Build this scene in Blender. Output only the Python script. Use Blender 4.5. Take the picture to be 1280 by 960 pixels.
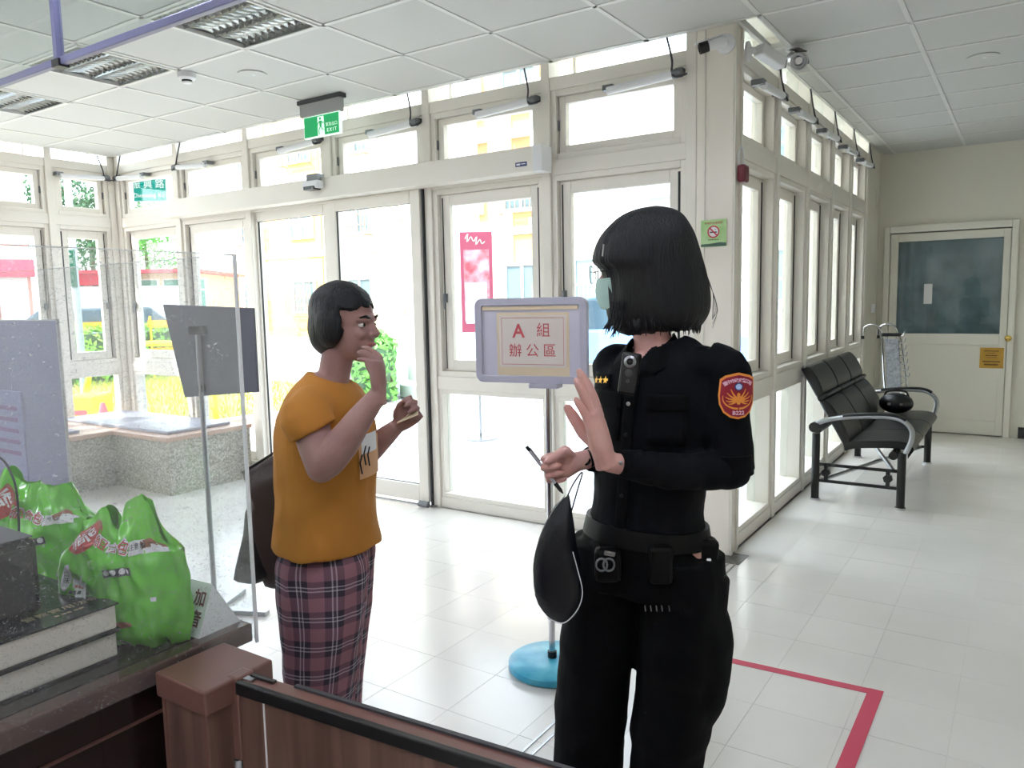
import bpy, bmesh, math, random
from mathutils import Vector, Matrix, noise
random.seed(7)
PI = math.pi
for o_ in list(bpy.data.objects): bpy.data.objects.remove(o_)
SC = bpy.context.scene
COL = SC.collection
# ------------------------------------------------------------------ camera
F_PX = 966.5
RW = Matrix(((0.8330636, -0.0433648, 0.5514750), (0.5528049, 0.1018325, -0.8270652), (-0.0202924, 0.9938559, 0.1088053)))
CAM = Vector((1.3189, -4.1191, 1.44))
cd = bpy.data.cameras.new('camera'); cam = bpy.data.objects.new('camera', cd); COL.objects.link(cam)
cam.matrix_world = Matrix.Translation(CAM) @ RW.to_4x4()
cd.sensor_width = 36; cd.lens = 36 * F_PX / 1280; cd.clip_start = .05; cd.clip_end = 400
SC.camera = cam
# ------------------------------------------------------------------ world, sun, exposure
W = bpy.data.worlds.new('world'); SC.world = W; W.use_nodes = True
wn = W.node_tree; bg = wn.nodes['Background']
sky = wn.nodes.new('ShaderNodeTexSky'); sky.sky_type = 'NISHITA'; sky.sun_disc = False
sky.sun_elevation = math.radians(52); sky.sun_rotation = math.radians(220); sky.air_density = 1.0; sky.dust_density = 3.0; sky.ozone_density = 1.0
mixw = wn.nodes.new('ShaderNodeMix'); mixw.data_type = 'RGBA'; mixw.inputs[0].default_value = .6
mixw.inputs[7].default_value = (.92, .94, 1.0, 1)
sc_ = wn.nodes.new('ShaderNodeMix'); sc_.data_type = 'RGBA'; sc_.blend_type = 'MULTIPLY'; sc_.inputs[0].default_value = 1; sc_.inputs[7].default_value = (.16, .16, .16, 1)
wn.links.new(sky.outputs[0], sc_.inputs[6]); wn.links.new(sc_.outputs[2], mixw.inputs[6]); wn.links.new(mixw.outputs[2], bg.inputs[0])
bg.inputs[1].default_value = 4.8
sd = bpy.data.lights.new('sun', 'SUN'); sun = bpy.data.objects.new('sun', sd); COL.objects.link(sun)
sd.energy = 6.0; sd.angle = .01; sd.color = (1, .95, .86)
sun.rotation_euler = Vector((.50, .62, -.95)).to_track_quat('-Z', 'Y').to_euler(); sun.location = (-8, -8, 12)
SC.view_settings.view_transform = 'Standard'; SC.view_settings.look = 'None'; SC.view_settings.gamma = 1
SC.view_settings.use_curve_mapping = False
SC.view_settings.exposure = 0.95

# ------------------------------------------------------------------ materials
def srgb(r, g=None, b=None):
    if g is None: r, g, b = r
    f = lambda c: (c / 255 / 12.92) if c / 255 <= .04045 else ((c / 255 + .055) / 1.055) ** 2.4
    return (f(r), f(g), f(b), 1)
def mat(name, col, rough=.5, metal=0, bump=0, bscale=60, var=0, vscale=8, coat=0, emit=None, estr=0, spec=.5, sheen=0, var2=None):
    m = bpy.data.materials.new(name); m.use_nodes = True; nt = m.node_tree; p = nt.nodes['Principled BSDF']
    c = srgb(col); p.inputs['Base Color'].default_value = c; p.inputs['Roughness'].default_value = rough
    p.inputs['Metallic'].default_value = metal; p.inputs['Coat Weight'].default_value = coat; p.inputs['Specular IOR Level'].default_value = spec
    if sheen: p.inputs['Sheen Weight'].default_value = sheen
    if var:
        tc = nt.nodes.new('ShaderNodeTexCoord'); n = nt.nodes.new('ShaderNodeTexNoise'); n.inputs['Scale'].default_value = vscale; n.inputs['Detail'].default_value = 6
        nt.links.new(tc.outputs['Object'], n.inputs['Vector'])
        mx = nt.nodes.new('ShaderNodeMix'); mx.data_type = 'RGBA'
        c2 = srgb(var2) if var2 else tuple(max(0, v * (1 - var)) for v in c[:3]) + (1,)
        mx.inputs[6].default_value = c; mx.inputs[7].default_value = c2
        rp = nt.nodes.new('ShaderNodeValToRGB'); rp.color_ramp.elements[0].position = .35; rp.color_ramp.elements[1].position = .68
        nt.links.new(n.outputs[0], rp.inputs[0]); nt.links.new(rp.outputs[0], mx.inputs[0]); nt.links.new(mx.outputs[2], p.inputs['Base Color'])
    if bump:
        tc = nt.nodes.new('ShaderNodeTexCoord'); n = nt.nodes.new('ShaderNodeTexNoise'); n.inputs['Scale'].default_value = bscale; n.inputs['Detail'].default_value = 4
        b = nt.nodes.new('ShaderNodeBump'); b.inputs['Strength'].default_value = bump; b.inputs['Distance'].default_value = .01
        nt.links.new(tc.outputs['Object'], n.inputs['Vector']); nt.links.new(n.outputs[0], b.inputs['Height']); nt.links.new(b.outputs[0], p.inputs['Normal'])
    if emit: p.inputs['Emission Color'].default_value = srgb(emit); p.inputs['Emission Strength'].default_value = estr
    return m
def glassy(name, tint=(1, 1, 1), refl=.5, scratch=0, rough=.0):
    """thin architectural sheet: lets light straight through, mirrors by Fresnel"""
    m = bpy.data.materials.new(name); m.use_nodes = True; nt = m.node_tree; nt.nodes.clear()
    out = nt.nodes.new('ShaderNodeOutputMaterial'); t = nt.nodes.new('ShaderNodeBsdfTransparent'); t.inputs[0].default_value = (*tint, 1)
    g = nt.nodes.new('ShaderNodeBsdfGlossy'); g.inputs['Roughness'].default_value = rough
    fr = nt.nodes.new('ShaderNodeFresnel'); ge = nt.nodes.new('ShaderNodeNewGeometry'); mr = nt.nodes.new('ShaderNodeMapRange'); mr.inputs[3].default_value = 1.45; mr.inputs[4].default_value = 1 / 1.45
    nt.links.new(ge.outputs['Backfacing'], mr.inputs[0]); nt.links.new(mr.outputs[0], fr.inputs[0])   # same reflectance from either side
    mu = nt.nodes.new('ShaderNodeMath'); mu.operation = 'MULTIPLY'; mu.inputs[1].default_value = refl
    mx = nt.nodes.new('ShaderNodeMixShader'); nt.links.new(fr.outputs[0], mu.inputs[0]); nt.links.new(mu.outputs[0], mx.inputs[0])
    nt.links.new(t.outputs[0], mx.inputs[1]); nt.links.new(g.outputs[0], mx.inputs[2]); last = mx
    if scratch:
        d = nt.nodes.new('ShaderNodeBsdfDiffuse'); d.inputs[0].default_value = (.85, .86, .88, 1)
        tr = nt.nodes.new('ShaderNodeBsdfTranslucent'); tr.inputs[0].default_value = (.85, .86, .88, 1)
        ad = nt.nodes.new('ShaderNodeMixShader'); ad.inputs[0].default_value = .5
        nt.links.new(d.outputs[0], ad.inputs[1]); nt.links.new(tr.outputs[0], ad.inputs[2])
        tc = nt.nodes.new('ShaderNodeTexCoord'); n = nt.nodes.new('ShaderNodeTexNoise'); n.inputs['Scale'].default_value = 95; n.inputs['Detail'].default_value = 7; n.inputs['Distortion'].default_value = 2.5
        mp = nt.nodes.new('ShaderNodeMapping'); mp.inputs['Scale'].default_value = (1, 1, 1.3)
        nt.links.new(tc.outputs['Object'], mp.inputs[0]); nt.links.new(mp.outputs[0], n.inputs['Vector'])
        r = nt.nodes.new('ShaderNodeValToRGB'); r.color_ramp.elements[0].position = .58; r.color_ramp.elements[1].position = .76
        r.color_ramp.elements[0].color = (.035, .035, .035, 1); r.color_ramp.elements[1].color = (scratch, scratch, scratch, 1)
        nt.links.new(n.outputs[0], r.inputs[0])
        m2 = nt.nodes.new('ShaderNodeMixShader'); nt.links.new(r.outputs[0], m2.inputs[0]); nt.links.new(mx.outputs[0], m2.inputs[1]); nt.links.new(ad.outputs[0], m2.inputs[2]); last = m2
    nt.links.new(last.outputs[0], out.inputs[0]); return m
def wood(name, c1, c2, axis='Z', scale=1.0, rough=.35, coat=.2, fine=40):
    m = bpy.data.materials.new(name); m.use_nodes = True; nt = m.node_tree; p = nt.nodes['Principled BSDF']
    tc = nt.nodes.new('ShaderNodeTexCoord'); mp = nt.nodes.new('ShaderNodeMapping')
    s = [fine, fine, fine]; s['XYZ'.index(axis)] = 1.6; mp.inputs['Scale'].default_value = [v * scale for v in s]
    n = nt.nodes.new('ShaderNodeTexNoise'); n.inputs['Scale'].default_value = 1; n.inputs['Detail'].default_value = 8; n.inputs['Distortion'].default_value = .6
    r = nt.nodes.new('ShaderNodeValToRGB'); r.color_ramp.elements[0].position = .36; r.color_ramp.elements[1].position = .66
    r.color_ramp.elements[0].color = srgb(c1); r.color_ramp.elements[1].color = srgb(c2)
    nt.links.new(tc.outputs['Object'], mp.inputs[0]); nt.links.new(mp.outputs[0], n.inputs['Vector']); nt.links.new(n.outputs[0], r.inputs[0]); nt.links.new(r.outputs[0], p.inputs['Base Color'])
    p.inputs['Roughness'].default_value = rough; p.inputs['Coat Weight'].default_value = coat
    return m

M = {}
M['frame'] = mat('cream_aluminium', (232, 226, 216), .38, bump=.02)
M['pillar'] = mat('cream_panel', (236, 228, 216), .5)
M['wall'] = mat('painted_wall', (226, 222, 208), .75, bump=.06, bscale=200)
M['ceil'] = mat('ceiling_board', (204, 204, 200), .85, bump=.08, bscale=300)
M['grid'] = mat('ceiling_tee', (222, 221, 217), .5)
M['gasket'] = mat('black_gasket', (30, 31, 33), .6)
M['grey'] = mat('grey_metal', (120, 122, 126), .4, .4)
M['chrome'] = mat('chrome', (205, 205, 210), .16, 1)
M['steel'] = mat('brushed_steel', (170, 172, 176), .3, 1)
M['glass'] = glassy('window_glass', (.93, .97, .96), .6)
M['acryl'] = glassy('scratched_acrylic', (.955, .965, .97), .8, scratch=.42)
M['acryl_edge'] = mat('acrylic_edge', (226, 228, 230), .2)
M['smoke_glass'] = glassy('smoke_barrier_glass', (.90, .93, .93), 1.6)
M['black'] = mat('black_plastic', (16, 16, 18), .4)
M['blackgl'] = mat('black_gloss_plastic', (10, 10, 12), .15)
M['white'] = mat('white_plastic', (228, 228, 230), .4)
M['whitep'] = mat('white_paper', (238, 238, 240), .7)
M['cable'] = mat('dark_cable', (58, 58, 62), .5)
M['lav'] = mat('lavender_panel', (150, 148, 188), .45, var=.08, vscale=4)
# floor: waxed vinyl tiles, faint marbling, per tile tone
def floor_mat():
    m = mat('waxed_vinyl', (214, 212, 204), .2); nt = m.node_tree; p = nt.nodes['Principled BSDF']
    g = nt.nodes.new('ShaderNodeNewGeometry'); n = nt.nodes.new('ShaderNodeTexNoise'); n.inputs['Scale'].default_value = 2.6; n.inputs['Detail'].default_value = 3; n.inputs['Distortion'].default_value = .4
    nt.links.new(g.outputs['Position'], n.inputs['Vector'])
    r = nt.nodes.new('ShaderNodeMix'); r.data_type = 'RGBA'; r.inputs[6].default_value = srgb(234, 230, 223); r.inputs[7].default_value = srgb(222, 218, 211); nt.links.new(n.outputs[0], r.inputs[0])
    oi = nt.nodes.new('ShaderNodeObjectInfo'); hs = nt.nodes.new('ShaderNodeMapRange'); hs.inputs[3].default_value = .98; hs.inputs[4].default_value = 1.015
    nt.links.new(oi.outputs['Random'], hs.inputs[0]); mu = nt.nodes.new('ShaderNodeMix'); mu.data_type = 'RGBA'; mu.blend_type = 'MULTIPLY'; mu.inputs[0].default_value = 1
    nt.links.new(r.outputs[2], mu.inputs[6]); nt.links.new(hs.outputs[0], mu.inputs[7]); nt.links.new(mu.outputs[2], p.inputs['Base Color'])
    r2 = nt.nodes.new('ShaderNodeMapRange'); r2.inputs[1].default_value = .2; r2.inputs[2].default_value = .8; r2.inputs[3].default_value = .17; r2.inputs[4].default_value = .255
    n2 = nt.nodes.new('ShaderNodeTexNoise'); n2.inputs['Scale'].default_value = 5; n2.inputs['Detail'].default_value = 3; nt.links.new(g.outputs['Position'], n2.inputs['Vector'])
    nt.links.new(n2.outputs[0], r2.inputs[0]); nt.links.new(r2.outputs[0], p.inputs['Roughness'])
    return m
M['floor'] = floor_mat()
M['joint'] = mat('tile_joint', (208, 204, 197), .7)

# ------------------------------------------------------------------ mesh helpers
class MB:
    def __init__(s): s.v = []; s.f = []
    def add(s, vs, fs):
        b = len(s.v); s.v += [Vector(v) for v in vs]; s.f += [tuple(i + b for i in f) for f in fs]; return s
    def box(s, a, b):
        x0, x1 = sorted((a[0], b[0])); y0, y1 = sorted((a[1], b[1])); z0, z1 = sorted((a[2], b[2]))
        return s.add([(x0, y0, z0), (x1, y0, z0), (x1, y1, z0), (x0, y1, z0), (x0, y0, z1), (x1, y0, z1), (x1, y1, z1), (x0, y1, z1)],
                     [(0, 3, 2, 1), (4, 5, 6, 7), (0, 1, 5, 4), (1, 2, 6, 5), (2, 3, 7, 6), (3, 0, 4, 7)])
    def obox(s, c, ax, ay, az, hx, hy, hz):
        c = Vector(c); ax = Vector(ax).normalized() * hx; ay = Vector(ay).normalized() * hy; az = Vector(az).normalized() * hz
        vs = [c + ax * i + ay * j + az * k for k in (-1, 1) for i, j in ((-1, -1), (1, -1), (1, 1), (-1, 1))]
        return s.add(vs, [(0, 3, 2, 1), (4, 5, 6, 7), (0, 1, 5, 4), (1, 2, 6, 5), (2, 3, 7, 6), (3, 0, 4, 7)])
    def prism(s, poly, d):
        """closed polygon of 3-D points extruded by vector d"""
        n = len(poly); d = Vector(d); vs = [Vector(p) for p in poly] + [Vector(p) + d for p in poly]
        return s.add(vs, [tuple(range(n))[::-1], tuple(range(n, 2 * n))] + [(i, (i + 1) % n, n + (i + 1) % n, n + i) for i in range(n)])
    def tube(s, path, r, n=8, cap=True, closed=False, hint=None, flat=1.0):
        path = [Vector(p) for p in path]; k = len(path)
        if not hasattr(r, '__len__'): r = [r] * k
        base = len(s.v); prev = None
        for i, p in enumerate(path):
            if closed: t = path[(i + 1) % k] - path[i - 1]
            else: t = path[min(i + 1, k - 1)] - path[max(i - 1, 0)]
            if t.length < 1e-9: t = Vector((0, 0, 1))
            t.normalize()
            if prev is None:
                h = Vector(hint) if hint else (Vector((0, 0, 1)) if abs(t.z) < .9 else Vector((1, 0, 0)))
                u = (h - t * h.dot(t)).normalized()
            else: u = (prev - t * prev.dot(t)).normalized()
            prev = u; w = t.cross(u)
            ri = r[i]; ra, rb = (ri if hasattr(ri, '__len__') else (ri, ri * flat))
            for j in range(n):
                a = 2 * PI * j / n; s.v.append(p + w * (math.cos(a) * ra) + u * (math.sin(a) * rb))
        m = k if closed else k - 1
        for i in range(m):
            for j in range(n):
                a = base + i * n + j; b = base + i * n + (j + 1) % n; c = base + ((i + 1) % k) * n + (j + 1) % n; d = base + ((i + 1) % k) * n + j
                s.f.append((a, b, c, d))
        if cap and not closed:
            s.f.append(tuple(base + j for j in range(n))[::-1]); s.f.append(tuple(base + (k - 1) * n + j for j in range(n)))
        return s
    def cyl(s, a, b, r, n=16, r2=None): return s.tube([a, b], [r, r if r2 is None else r2], n)
    def ball(s, c, rx, ry=None, rz=None, n=14, m=9, rot=None):
        ry = rx if ry is None else ry; rz = rx if rz is None else rz; c = Vector(c); b = len(s.v)
        for i in range(1, m):
            t = PI * i / m
            for j in range(n):
                a = 2 * PI * j / n; v = Vector((rx * math.sin(t) * math.cos(a), ry * math.sin(t) * math.sin(a), rz * math.cos(t)))
                s.v.append(c + (rot @ v if rot else v))
        top = Vector((0, 0, rz)); bot = Vector((0, 0, -rz)); s.v.append(c + (rot @ top if rot else top)); s.v.append(c + (rot @ bot if rot else bot))
        T = len(s.v) - 2; B = T + 1
        for j in range(n):
            s.f.append((T, b + j, b + (j + 1) % n)); s.f.append((B, b + (m - 2) * n + (j + 1) % n, b + (m - 2) * n + j))
        for i in range(m - 2):
            for j in range(n): s.f.append((b + i * n + j, b + (i + 1) * n + j, b + (i + 1) * n + (j + 1) % n, b + i * n + (j + 1) % n))
        return s
    def lathe(s, c, prof, n=24, axis=(0, 0, 1)):
        """prof: list of (radius, height) along the axis"""
        c = Vector(c); ax = Vector(axis).normalized(); u = ax.orthogonal().normalized(); w = ax.cross(u); b = len(s.v)
        for r, h in prof:
            for j in range(n):
                a = 2 * PI * j / n; s.v.append(c + ax * h + (u * math.cos(a) + w * math.sin(a)) * r)
        for i in range(len(prof) - 1):
            for j in range(n): s.f.append((b + i * n + j, b + i * n + (j + 1) % n, b + (i + 1) * n + (j + 1) % n, b + (i + 1) * n + j))
        s.f.append(tuple(b + j for j in range(n))[::-1]); s.f.append(tuple(b + (len(prof) - 1) * n + j for j in range(n)))
        return s
    def quad(s, a, b, c, d): return s.add([a, b, c, d], [(0, 1, 2, 3)])
    def xf(s, fn): s.v = [Vector(fn(v)) for v in s.v]; return s
    def shift(s, d): d = Vector(d); s.v = [v - d for v in s.v]; return s
def crv(pts, n=6):
    """Catmull-Rom through points (tuples of any length)"""
    P = [list(p) for p in pts]; out = []
    for i in range(len(P) - 1):
        p0 = P[max(i - 1, 0)]; p1 = P[i]; p2 = P[i + 1]; p3 = P[min(i + 2, len(P) - 1)]
        for k in range(n):
            t = k / n
            out.append(tuple(.5 * (2 * b + (c - a) * t + (2 * a - 5 * b + 4 * c - d) * t * t + (3 * b - a - 3 * c + d) * t ** 3) for a, b, c, d in zip(p0, p1, p2, p3)))
    out.append(tuple(P[-1])); return out
ORIG = {}
def obj(name, mb, m, parent=None, smooth=False, bevel=0, label=None, cat=None, group=None, kind=None, world=False, recalc=False):
    """one mesh object; world=True: vertices are world coordinates, shifted to the origin of the unrotated parent chain"""
    if parent is not None and world:
        base = Vector((0, 0, 0)); q = parent
        while q is not None: base += q.location; q = q.parent
        mb.shift(base)
    me = bpy.data.meshes.new(name); me.from_pydata([tuple(v) for v in mb.v], [], mb.f); me.update()
    if recalc:
        bm = bmesh.new(); bm.from_mesh(me); bmesh.ops.recalc_face_normals(bm, faces=bm.faces); bm.to_mesh(me); bm.free()
    me.materials.append(m)
    if smooth:
        me.polygons.foreach_set('use_smooth', [True] * len(me.polygons))
    o = bpy.data.objects.new(name, me); COL.objects.link(o)
    if parent is not None: o.parent = parent
    if bevel:
        b = o.modifiers.new('bevel', 'BEVEL'); b.width = bevel; b.segments = 2; b.limit_method = 'ANGLE'; b.angle_limit = .6
    if smooth and smooth != 'all':
        me.set_sharp_from_angle(angle=math.radians(38))
    setp(o, label, cat, group, kind); return o
def setp(o, label=None, cat=None, group=None, kind=None):
    if label: o['label'] = label
    if cat: o['category'] = cat
    if group: o['group'] = group
    if kind: o['kind'] = kind
    return o
def thing(name, label=None, cat=None, loc=(0, 0, 0), group=None, rz=0, kind=None, parent=None):
    o = bpy.data.objects.new(name, None); COL.objects.link(o); o.location = loc; o.rotation_euler = (0, 0, rz); o.empty_display_size = .1
    if parent: o.parent = parent
    return setp(o, label, cat, group, kind)
def struct(name, mb, m, **k): return obj(name, mb, m, kind='structure', **k)
def top_mesh(name, mb, m, label, cat, loc=None, **k):
    """a thing that is one mesh: origin moved to its base"""
    if loc is None:
        xs = [v.x for v in mb.v]; ys = [v.y for v in mb.v]; zs = [v.z for v in mb.v]; loc = ((min(xs) + max(xs)) / 2, (min(ys) + max(ys)) / 2, min(zs))
    mb.shift(loc); o = obj(name, mb, m, label=label, cat=cat, **k); o.location = loc; return o
def text_mb(txt, size, fn, depth=0.0, align='CENTER', bold=0):
    """letters as flat (or thin) geometry; fn maps (u, v, w) to a point"""
    c = bpy.data.curves.new('t', 'FONT'); c.body = txt; c.size = size; c.align_x = align; c.align_y = 'CENTER'; c.resolution_u = 2; c.extrude = depth / 2; c.offset = bold
    o = bpy.data.objects.new('t', c); COL.objects.link(o); dg = bpy.context.evaluated_depsgraph_get(); me = bpy.data.meshes.new_from_object(o.evaluated_get(dg))
    mb = MB(); mb.add([fn(v.co.x, v.co.y, v.co.z + depth / 2) for v in me.vertices], [tuple(p.vertices) for p in me.polygons])
    bpy.data.objects.remove(o); bpy.data.curves.remove(c); bpy.data.meshes.remove(me); return mb
def plane_fn(o, ux, uy, off=0):
    o = Vector(o); ux = Vector(ux).normalized(); uy = Vector(uy).normalized(); n = ux.cross(uy)
    return lambda u, v, w=0: o + ux * u + uy * v + n * (off + w)
def disc(fn, cx, cy, r, n=24, r0=0, w=0, sx=1, sy=1):
    mb = MB()
    if r0: mb.add([fn(cx + sx * rr * math.cos(2 * PI * i / n), cy + sy * rr * math.sin(2 * PI * i / n), w) for rr in (r0, r) for i in range(n)], [(i, (i + 1) % n, n + (i + 1) % n, n + i)[::-1] for i in range(n)])
    else: mb.add([fn(cx + sx * r * math.cos(2 * PI * i / n), cy + sy * r * math.sin(2 * PI * i / n), w) for i in range(n)], [tuple(range(n))])
    return mb
def poly(fn, pts, w=0): return MB().add([fn(x, y, w) for x, y in pts], [tuple(range(len(pts)))])
def merge(*ms):
    r = MB()
    for m in ms: r.add(m.v, m.f)
    return r
def remesh(mb, voxel, smooth_it=4, factor=.6):
    """fuse closed shapes into one continuous skin"""
    me = bpy.data.meshes.new('tmp'); me.from_pydata([tuple(v) for v in mb.v], [], mb.f); me.update()
    bm = bmesh.new(); bm.from_mesh(me); bmesh.ops.recalc_face_normals(bm, faces=bm.faces); bm.to_mesh(me); bm.free()
    o = bpy.data.objects.new('tmp', me); COL.objects.link(o)
    r = o.modifiers.new('r', 'REMESH'); r.mode = 'VOXEL'; r.voxel_size = voxel; r.adaptivity = 0
    if smooth_it:
        s = o.modifiers.new('s', 'SMOOTH'); s.iterations = smooth_it; s.factor = factor
    dg = bpy.context.evaluated_depsgraph_get(); m2 = bpy.data.meshes.new_from_object(o.evaluated_get(dg))
    out = MB(); out.v = [v.co.copy() for v in m2.vertices]; out.f = [tuple(p.vertices) for p in m2.polygons]
    bpy.data.objects.remove(o); bpy.data.meshes.remove(me); bpy.data.meshes.remove(m2); return out
def ray(px, py):
    return (RW @ Vector((px - 640, -(py - 480), -F_PX))).normalized()
def on_y(px, py, y): d = ray(px, py); return CAM + d * ((y - CAM.y) / d.y)
def on_x(px, py, x): d = ray(px, py); return CAM + d * ((x - CAM.x) / d.x)
def on_z(px, py, z): d = ray(px, py); return CAM + d * ((z - CAM.z) / d.z)
# ================================================================== THE SETTING
ZC = 2.83
# floor: base slab + single tiles near the camera, the rest joined
floor = struct('floor', MB().box((-6, -7.2, -.12), (3.1, .0, -.0012)).box((0, 0, -.12), (3.1, 4.95, -.0012)), M['joint'])
TS = .3; tile_me = None; tiles = []
for i in range(-20, 11):
    for j in range(-24, 17):
        x, y = i * TS - .03, j * TS - .0
        if x + TS > 3.1 or (x < -5.8): continue
        if y + TS > 4.95 or (y + TS > .02 and x < -.02): continue
        tiles.append((x, y))
def tile_rank(p):
    v = Vector((p[0] + .15, p[1] + .15, 0)) - CAM; fwd = Vector((-.5515, .8271, -.1088)); q = v.dot(fwd)
    if q < .8: return 1e9
    rt = v.dot(Vector((.833, .553, -.02))) / q; dn = -v.dot(Vector((-.043, .102, .994))) / q
    if abs(rt) > .70 or dn > .56: return 1e8 + q
    return q
tiles.sort(key=tile_rank)
far = MB()
for k, (x, y) in enumerate(tiles):
    if k < 300:
        if tile_me is None:
            t = MB().box((0.0008, 0.0008, -.003), (TS - .0008, TS - .0008, 0)); o = obj('floor_tile', t, M['floor'], floor); tile_me = o.data
        else:
            o = bpy.data.objects.new('floor_tile', tile_me); COL.objects.link(o); o.parent = floor
        o.location = (x, y, random.uniform(-.0003, .0002))
    else: far.box((x + 0.0006, y + .0006, -.003), (x + TS - .0008, y + TS - .0008, 0))
obj('far_floor_tiles', far, M['floor'], floor, kind='stuff')
# ceiling: slab, tee grid, lay-in boards
GX = [.745 + .611 * k for k in range(-11, 5)]; GY = [-6.64 + .6 * k for k in range(20)]
ceiling = struct('ceiling', MB().box((-5.95, -7.2, 2.95), (3.1, -.01, 3.0)).box((.01, -.01, 2.95), (3.1, 4.85, 3.0)), M['ceil'])
g = MB()
for x in GX:
    y1 = 4.75 if x > 0 else -.01
    if -5.85 < x < 3.0: g.box((x - .012, -7, ZC - .002), (x + .012, y1, ZC + .03))
for y in GY: g.box((-5.85 if y < 0 else .01, y - .012, ZC - .002), (3.0, y + .012, ZC + .03))
g.box((-5.85, -.03, ZC - .002), (0.02, -.008, ZC + .03)); g.box((.008, -.03, ZC - .002), (.03, 4.75, ZC + .03))
obj('ceiling_tee_grid', g, M['grid'], ceiling)
LIGHTS_OFF = {(-2.31, -1.84), (-3.532, -1.84), (-4.754, -1.84)}
FIX = []; n_t = 0; farc = MB(); board_me = None
for i in range(len(GX) - 1):
    for j in range(len(GY) - 1):
        x0, x1, y0, y1 = GX[i] + .013, GX[i + 1] - .013, GY[j] + .013, GY[j + 1] - .013
        x0 = max(x0, -5.85)
        if x1 > 3.0 or y1 > 4.75: continue
        if y1 > 0 and x0 < 0:
            if y0 < 0 and x1 < .2: y1 = -.02
            elif x1 > .03: x0 = .03
            else: continue
        if y1 > 0 and y0 < 0 and x1 < .0: y1 = -.02
        if any(abs(GX[i] - a) < .05 and abs(GY[j] - b) < .05 for a, b in LIGHTS_OFF): FIX.append((x0, x1, y0, y1)); continue
        if (GY[j] < -2.7) and (i % 4 == 3) and (j % 3 == 0): FIX.append((x0, x1, y0, y1)); continue
        if x0 > 1.9 and GY[j] > 0 and j % 2 == 1 and i == 14: FIX.append((x0, x1, y0, y1)); continue  # picks cells for added, unseen lights meant to brighten the side wing
        vis = y0 > -2.6 and (x1 < 0 or x0 < 1.9)
        if vis:
            o = obj('ceiling_board', MB().box((0, 0, 0), (x1 - x0, y1 - y0, .012)), M['ceil'], ceiling); o.location = (x0, y0, ZC + .002 + random.uniform(0, .0015))
        else: farc.box((x0, y0, ZC + .003), (x1, y1, ZC + .015))
obj('far_ceiling_boards', farc, M['ceil'], ceiling, kind='stuff')

# glazed facades ---------------------------------------------------
TA = lambda v: Vector((v[0], v[1], v[2]))                # front wall: u = x, depth towards +y
TB = lambda v: Vector((-v[1], v[0], v[2]))               # side wing: u = y, depth towards -x
TC = lambda v: Vector((-5.85 - v[1], -v[0], v[2]))       # left wall: u = -y, depth towards -x
def ring(mb, u0, u1, z0, z1, w, d0, d1, wb=None):
    wb = w if wb is None else wb
    mb.box((u0, d0, z0), (u0 + w, d1, z1)); mb.box((u1 - w, d0, z0), (u1, d1, z1))
    mb.box((u0 + w, d0, z1 - w), (u1 - w, d1, z1)); mb.box((u0 + w, d0, z0), (u1 - w, d1, z0 + wb)); return mb
WN = [0]
def part(name, mb, m, parent, T=None, **k):
    if T: mb.xf(T)
    return obj(name, mb, m, parent, world=True, recalc=True, **k)
def window(T, u0, u1, z0, z1, dep, kind):
    WN[0] += 1; w = thing('window_%d' % WN[0], loc=T(((u0 + u1) / 2, 0, z0)), kind='structure')
    fw = .035 if kind != 'low' else .03
    part('window_frame', ring(MB(), u0, u1, z0, z1, fw, .018, dep - .01), M['frame'], w, T, bevel=.003)
    a, b, c, d = u0 + fw, u1 - fw, z0 + fw, z1 - fw; gd = dep * .62
    if kind == 'transom':
        part('sash', ring(MB(), a + .008, b - .008, c + .002, d - .002, .044, gd - .03, gd + .02), M['frame'], w, T, bevel=.003)
        part('gasket', ring(MB(), a + .004, b - .004, c + .001, d - .001, .008, gd - .012, gd + .01), M['gasket'], w, T)
        g_ = (a + .05, b - .05, c + .044, d - .046)
        part('hinge', MB().box((a + .001, gd - .04, (c + d) / 2 - .03), (a + .012, gd - .02, (c + d) / 2 + .03)), M['grey'], w, T)
    elif kind == 'main':
        s = .074
        part('sash', ring(MB(), a + .003, b - .003, c + .002, d - .002, s, gd - .022, gd + .018), M['frame'], w, T, bevel=.004)
        mb = MB().box((a + .018, gd - .027, c + .015), (a + .024, gd - .02, d - .02)).box((b - .026, gd - .027, c + .015), (b - .014, gd - .02, d - .02))
        part('gasket', mb, M['gasket'], w, T)
        g_ = (a + .075, b - .075, c + .065, d - .072); zl = c + (d - c) * .42
        lt = part('latch', MB().box((a + .022, gd - .045, zl - .03), (a + .046, gd - .028, zl + .03)).tube([T and (a + .034, gd - .05, zl + .02), (a + .040, gd - .062, zl - .02), (a + .046, gd - .066, zl - .075)], [.007, .006, .004], 6), M['grey'], w, T)
    else:
        g_ = (a, b, c, d)
    a, b, c, d = g_
    part('pane', MB().box((a, gd - .003, c), (b, gd + .003, d)), M['glass'], w, T)
    return w
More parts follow.
